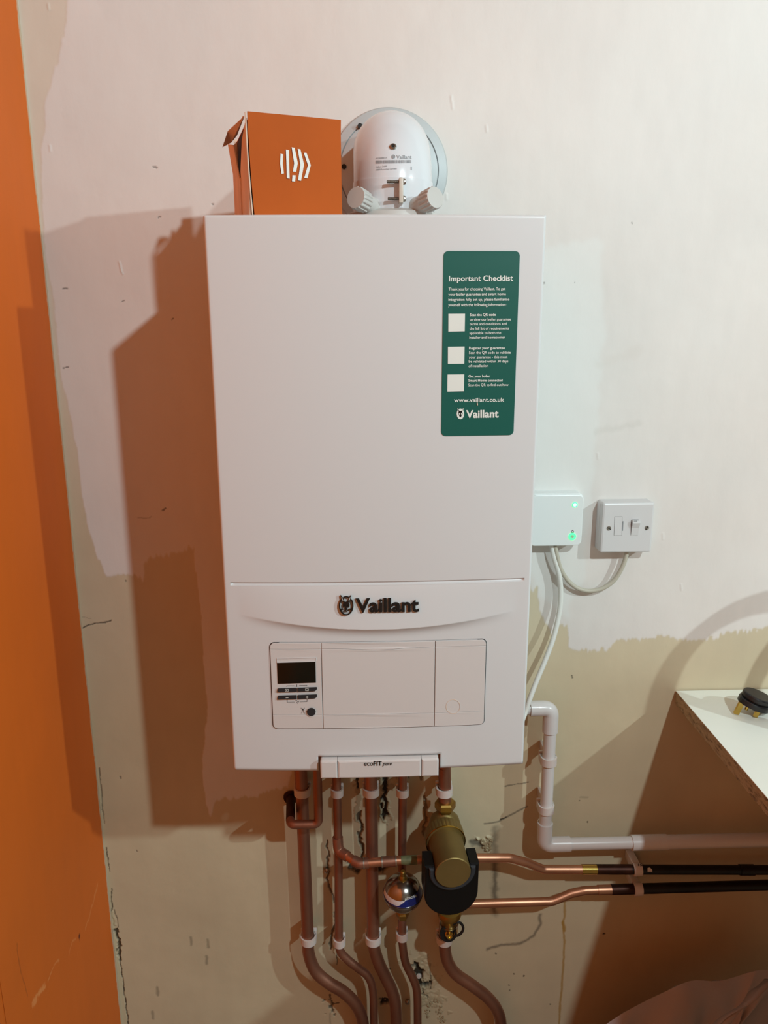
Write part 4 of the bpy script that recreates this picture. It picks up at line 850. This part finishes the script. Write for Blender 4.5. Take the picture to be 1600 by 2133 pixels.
# saddle: outline in the plane across the canister axis
ex = np.cross(fax, np.array([0, 0, 1.])); ex /= np.linalg.norm(ex); ex = ex if ex[0] > 0 else -ex; ezv = np.cross(ex, fax); ezv = ezv if ezv[2] > 0 else -ezv
def sad(x, z, d): return FC+ex*x+ezv*z+fax*d
def U(ro, ri, top, low, n=28):
    out = [(-ri, top), (-ro, top)]+[(-ro*math.cos(t), -low-ro*math.sin(t)) for t in np.linspace(0, PI, n)]+[(ro, top), (ri, top)]
    return out+[(ri*math.cos(t), -ri*math.sin(t)) for t in np.linspace(0, PI, n)]
sd_ = obj('magnet_saddle', plate(U(.0452, FRr+.0005, .008, .050), sad, -.046, -.009, bev=.003), 'magnet', fil, label='black magnet saddle', sharp=15)
obj('saddle_collar', plate(U(.0385, FRr+.0004, .006, .0005), sad, -.012, -.004, bev=.0025), 'magnetedge', fil, label='dark grey inner rim', sharp=15)
obj('faint_print', plate([(932, 1806), (955, 1806), (955, 1820), (932, 1820)], lambda u, v, d: atplane(u, v, FC+fax*(.0003+d), fax), 0, .0002), 'brass', fil, smooth=False) if False else None
# drain tap below
dz = aty(940, 1905, -.075)[2]; dc = np.array([aty(936, 1915, -.075)[0], -.075, 0])
drain = obj('drain_neck', lathe([(.0200, dz+.010), (.0215, dz+.004), (.0200, dz-.002), (.0160, dz-.004), (.0150, dz-.016), (.0140, dz-.018)], dc, (0, 0, 1), 40), 'brass', fil)
DT = thing('drain_tap', 'little brass drain tap with a black rubber strap under the filter', 'tap', (dc[0], dc[1], dz-.05))
obj('tap_body', lathe([(.0140, dz-.0185), (.0158, dz-.020), (.0158, dz-.034), (.0140, dz-.042), (.0090, dz-.048), (.0001, dz-.050)], dc, (0, 0, 1), 40), 'brassshiny', DT)
obj('steel_ring', lathe([(.0150, dz-.0186), (.0166, dz-.0192), (.0164, dz-.0235), (.0155, dz-.025)], dc, (0, 0, 1), 40), 'chrome', DT)
fc_ = aty(936, 1949, -.095); o2 = np.array([.1, -1, .25]); o2 /= np.linalg.norm(o2)
pr_ = []
for i in range(6): pr_ += [(.0056, -.012+i*.0022), (.0066, -.0110+i*.0022)]
obj('outlet_nozzle', lathe([(.0064, -.020)]+pr_+[(.0052, .003), (.0046, .0042), (.0022, .0042), (.0020, .001), (.0001, .001)], fc_, o2, 24), 'brassshiny', DT, sharp=20)
obj('rubber_ring', lathe([(.0128, -.010), (.0150, -.010), (.0150, -.006), (.0128, -.006)], fc_, o2, 36), 'strap', DT)
obj('rubber_strap', tube(smooth_path(pth([(944, 1925, -.088), (953, 1921, -.088), (961, 1924, -.088), (965, 1933, -.090), (962, 1942, -.092), (955, 1948, -.093), (946, 1950, -.092)])), .0023, 10), 'strap', DT, label='looped black strap')

# ------------------------------------------------------------ small fixings and rubble on the wall
P = aty(681, 1812, -.003)
t = thing('wall_screw', 'dull wall screw left of the second copper pipe', 'screw', (P[0], 0, P[2]), 'loose screws in the wall')
obj('head', lathe([(.0030, -.003), (.0046, .002), (.0044, .0042), (.0022, .0056), (.0016, .0046), (.0001, .0046)], P, (-.2, -1, .1), 20), 'steel', t)
P2 = aty(849, 2086, -.003); copy_tree(t, (P2[0], 0, P2[2]), 'dull wall screw low between two pipe feet')
def rubble(pts, r, name, label):
    bm = bmesh.new()
    for (u, v) in pts:
        for _ in range(5):
            P = aty(u+random.gauss(0, 2.6), v+random.gauss(0, 2.6), -.0005); b = bmesh.ops.create_icosphere(bm, subdivisions=2, radius=r*random.uniform(.3, .8))
            for q in b['verts']: q.co = Vector((P[0]+q.co.x*random.uniform(.7, 1.3), P[1]+q.co.y*.7, P[2]+q.co.z*random.uniform(.7, 1.3)))
    o = obj(name, bmvf(bm), 'plaster', loc=aty(*pts[0], 0)); props(o, label, 'plaster', kind='stuff')
rubble([(893, 2095), (897, 2088), (905, 2084), (912, 2088), (915, 2096), (912, 2106), (918, 2112), (921, 2120), (924, 2126), (920, 2131), (891, 2108), (893, 2120)], .0028, 'plaster_crumbs', 'crumbled ring of pale plaster low on the wall')
rubble([(1008, 1750), (1014, 1752), (1021, 1754), (1012, 1758), (1020, 1760), (1013, 1765), (1013, 1770)], .0042, 'plaster_lump', 'crumbly plaster lump above the bright copper pipe')
P = aty(872, 2034, .004)
o = obj('wall_plug', lathe([(.0001, 0), (.0045, .001), (.0052, .004), (.0045, .010)], P, (.3, 1, -.5), 18), 'clip', loc=P); props(o, 'pale plug stuck in the dark hole beside the thin pipe', 'wall plug')

# ------------------------------------------------------------ worktop, plug and its flex
WX, WZ = .5290, -.0515
wt = thing('worktop', 'white laminate worktop with a raw chipboard edge at the right', 'worktop', (1.2, -.3, WZ-.025))
obj('laminate_top', box(WX, 2.0, -.95, -.003, WZ-.0012, WZ, .0003), 'laminate', wt, smooth=False)  # depth stretched out of view so the bag below stays in shade
obj('chipboard_core', box(WX+.0006, 2.0, -.9495, -.003, WZ-.0240, WZ-.0012), 'chip', wt, smooth=False, label='raw chipboard edge')
obj('underside', box(WX+.0004, 2.0, -.9498, -.003, WZ-.0250, WZ-.0240), 'chip', wt, smooth=False)
# cabinet that carries it, out of frame to the right
cab = thing('base_cabinet', 'cabinet carrying the far end of the worktop', 'cabinet', (1.55, -.3, FLOOR))
obj('carcass', box(1.25, 1.95, -.56, -.06, FLOOR+.1, WZ-.0252, .002), 'laminate', cab, smooth=False); obj('plinth', box(1.27, 1.93, -.52, -.08, FLOOR, FLOOR+.1), 'laminate', cab, smooth=False)
obj('door', box(1.255, 1.945, -.58, -.561, FLOOR+.105, WZ-.03, .002), 'laminate', cab, smooth=False)
# plug
t1 = atz(1532, 1491, WZ+.0008); t2 = atz(1573, 1495, WZ+.0008)
pg = thing('power_plug', 'black three-pin plug lying on its brass pins at the worktop edge of frame', 'plug', (t2[0], t2[1], WZ))
pn = np.array([.30, -.08, .95]); pn /= np.linalg.norm(pn)
pcn = aty(1573, 1462, -.088)
px_ = np.array([1., 0, -.12]); px_ -= pn*(px_@pn); px_ /= np.linalg.norm(px_); py_ = np.cross(pn, px_)
def pln(x, z, d): return pcn+px_*x+py_*z+pn*d
def dsh(s, n=28): return [(s*.0265*math.cos(t)*(1+.04*math.cos(2*t)), s*.0235*math.sin(t)) for t in np.linspace(0, 2*PI, n, endpoint=False)]
obj('body', joinvf(plate(dsh(1.0), pln, -.006, .004, bev=.0025), plate(dsh(.80), pln, .003, .0075), plate(dsh(.93), pln, .0072, .0145, bev=.0025)), 'plugblack', pg, sharp=15)
def pin(tip, w_, t_, name='pin'):
    root = tip+pn*(.0195); q = root-pn*((root-pcn)@pn+.005); 
    V = []
    for c0 in (tip+pn*.0004, q):
        for a, b in ((-1, -1), (1, -1), (1, 1), (-1, 1)): V.append(c0+px_*a*w_/2+py_*b*t_/2)
    F = [(0, 1, 2, 3), (4, 5, 6, 7)]+[(i, (i+1) % 4, (i+1) % 4+4, i+4) for i in range(4)]
    return obj(name, (V, F), 'brassshiny', pg, smooth=False)
# the pins hang from the body's underside and end on the worktop
def pin_at(u, v, w_, t_, name):
    q = atz(u, v, WZ+.0016); return pin(q, w_, t_, name)
pin_at(1533, 1487, .0085, .0042, 'earth_pin'); pin_at(1573, 1493, .0065, .0040, 'live_pin')
mid = aty(1554, 1478, -.092); obj('neutral_pin', joinvf(pin_vf := tube([mid, mid+pn*.012], .0028, 8)), 'brassshiny', pg)
# flex: from the plug to an upright coil just beyond the frame (it throws the two arched shadows)
cxx, czz = .865, .070; cy_ = -.19; turns = []
for k in range(9):
    rx = .195+.0045*((k % 3)-1)*1.9-.012; rz = .185+.0045*((k % 3)-1)*1.9-.012+.012; yy = cy_+.0078*((k//3)-1)
    P = []
    for t in np.linspace(0, 2*PI, 60):
        z = czz+rz*math.sin(t); x = cxx+rx*math.cos(t)
        if z < WZ+.006+.008*(k % 3): z = WZ+.006+.008*(k % 3)
        P.append((x, yy, z))
    turns.append(tube(P, .0044, 8))
lead = smooth_path([pcn+px_*.022+pn*.003, pcn+px_*.045+np.array([0, 0, -.006]), (pcn[0]+.07, -.10, WZ+.008), (pcn[0]+.10, -.14, WZ+.008), (cxx-.07, cy_-.02, WZ+.008), (cxx, cy_, WZ+.008)])
obj('flex', joinvf(tube(lead, .0042, 10), *turns), 'flex', pg, label='black flex coiled upright')

# ------------------------------------------------------------ plastic bag under the worktop
rid = [aty(u, v, -.15) for u, v in ((1190, 2190), (1262, 2134), (1320, 2098), (1385, 2066), (1440, 2043), (1500, 2043), (1560, 2026), (1594, 2020), (1640, 2028), (1700, 2080), (1720, 2160))]
rid = smooth_path(rid, 6); nR = len(rid); V = []; F = []; K = 26
for s in (-1, 1):
    for i, p in enumerate(rid):
        tt = i/(nR-1); bulge = .10*math.sin(PI*min(max(tt, .02), .98))**.6+.02
        for k in range(K+1):
            q = k/K; z = p[2]*(1-q)+(FLOOR+.004)*q; b = bulge*math.sin(min(1, q*1.15)*PI/2)**.75
            fold = .009*math.sin(tt*26+q*3+s)*math.sin(PI*min(1, q*1.4+.05))+.004*math.sin(tt*53-q*7)+.006*math.sin(tt*17+q*19)
            x = p[0]+(min(tt, .5)-.5)*.10*math.sin(q*PI/2)-(max(0, tt-.35)/.65)**1.5*.20*min(1, q*4)**.9
            V.append((x, max(-.62, min(-.06, p[1]+s*(b*.72+fold*(q > 0)*min(1, q*6)))), z+.004*math.sin(tt*40+q*11)*(0 < q < 1)))
    b0 = 0 if s < 0 else nR*(K+1)
    for i in range(nR-1):
        for k in range(K): a = b0+i*(K+1)+k; F.append((a, a+1, a+K+2, a+K+1))
m_ = nR*(K+1)
for i in range(nR-1): a = i*(K+1)+K; F.append((a, a+K+1, a+K+1+m_, a+m_))
for e in (0, nR-1):
    for k in range(K): a = e*(K+1)+k; F.append((a, a+1, a+1+m_, a+m_))
bg = thing('plastic_bag', 'crumpled thin plastic bag in the dark below the worktop', 'bag', ((rid[0][0]+rid[-1][0])/2, -.2, FLOOR))
obj('bag_body', (V, F), 'bag', bg, sharp=None)
hp = smooth_path(pth([(1612, 2030, -.19), (1590, 2052, -.21), (1560, 2080, -.225), (1522, 2112, -.235), (1488, 2145, -.24), (1470, 2190, -.24)]), 6)
V = []; F = []
for i, p in enumerate(hp):
    wd = .015+.004*math.sin(i*.35)
    for j, (a, b) in enumerate(((-1, .0), (-.4, -.005), (.3, .001), (1, -.003))): V.append(np.array(p)+np.array([a*wd, b-.002*math.sin(i*.6), a*wd*.5]))
for i in range(len(hp)-1):
    for j in range(3): F.append((i*4+j, i*4+j+1, (i+1)*4+j+1, (i+1)*4+j))
hd = obj('bag_handle', (V, F), 'bag', bg); so = hd.modifiers.new('thick', 'SOLIDIFY'); so.thickness = .0012
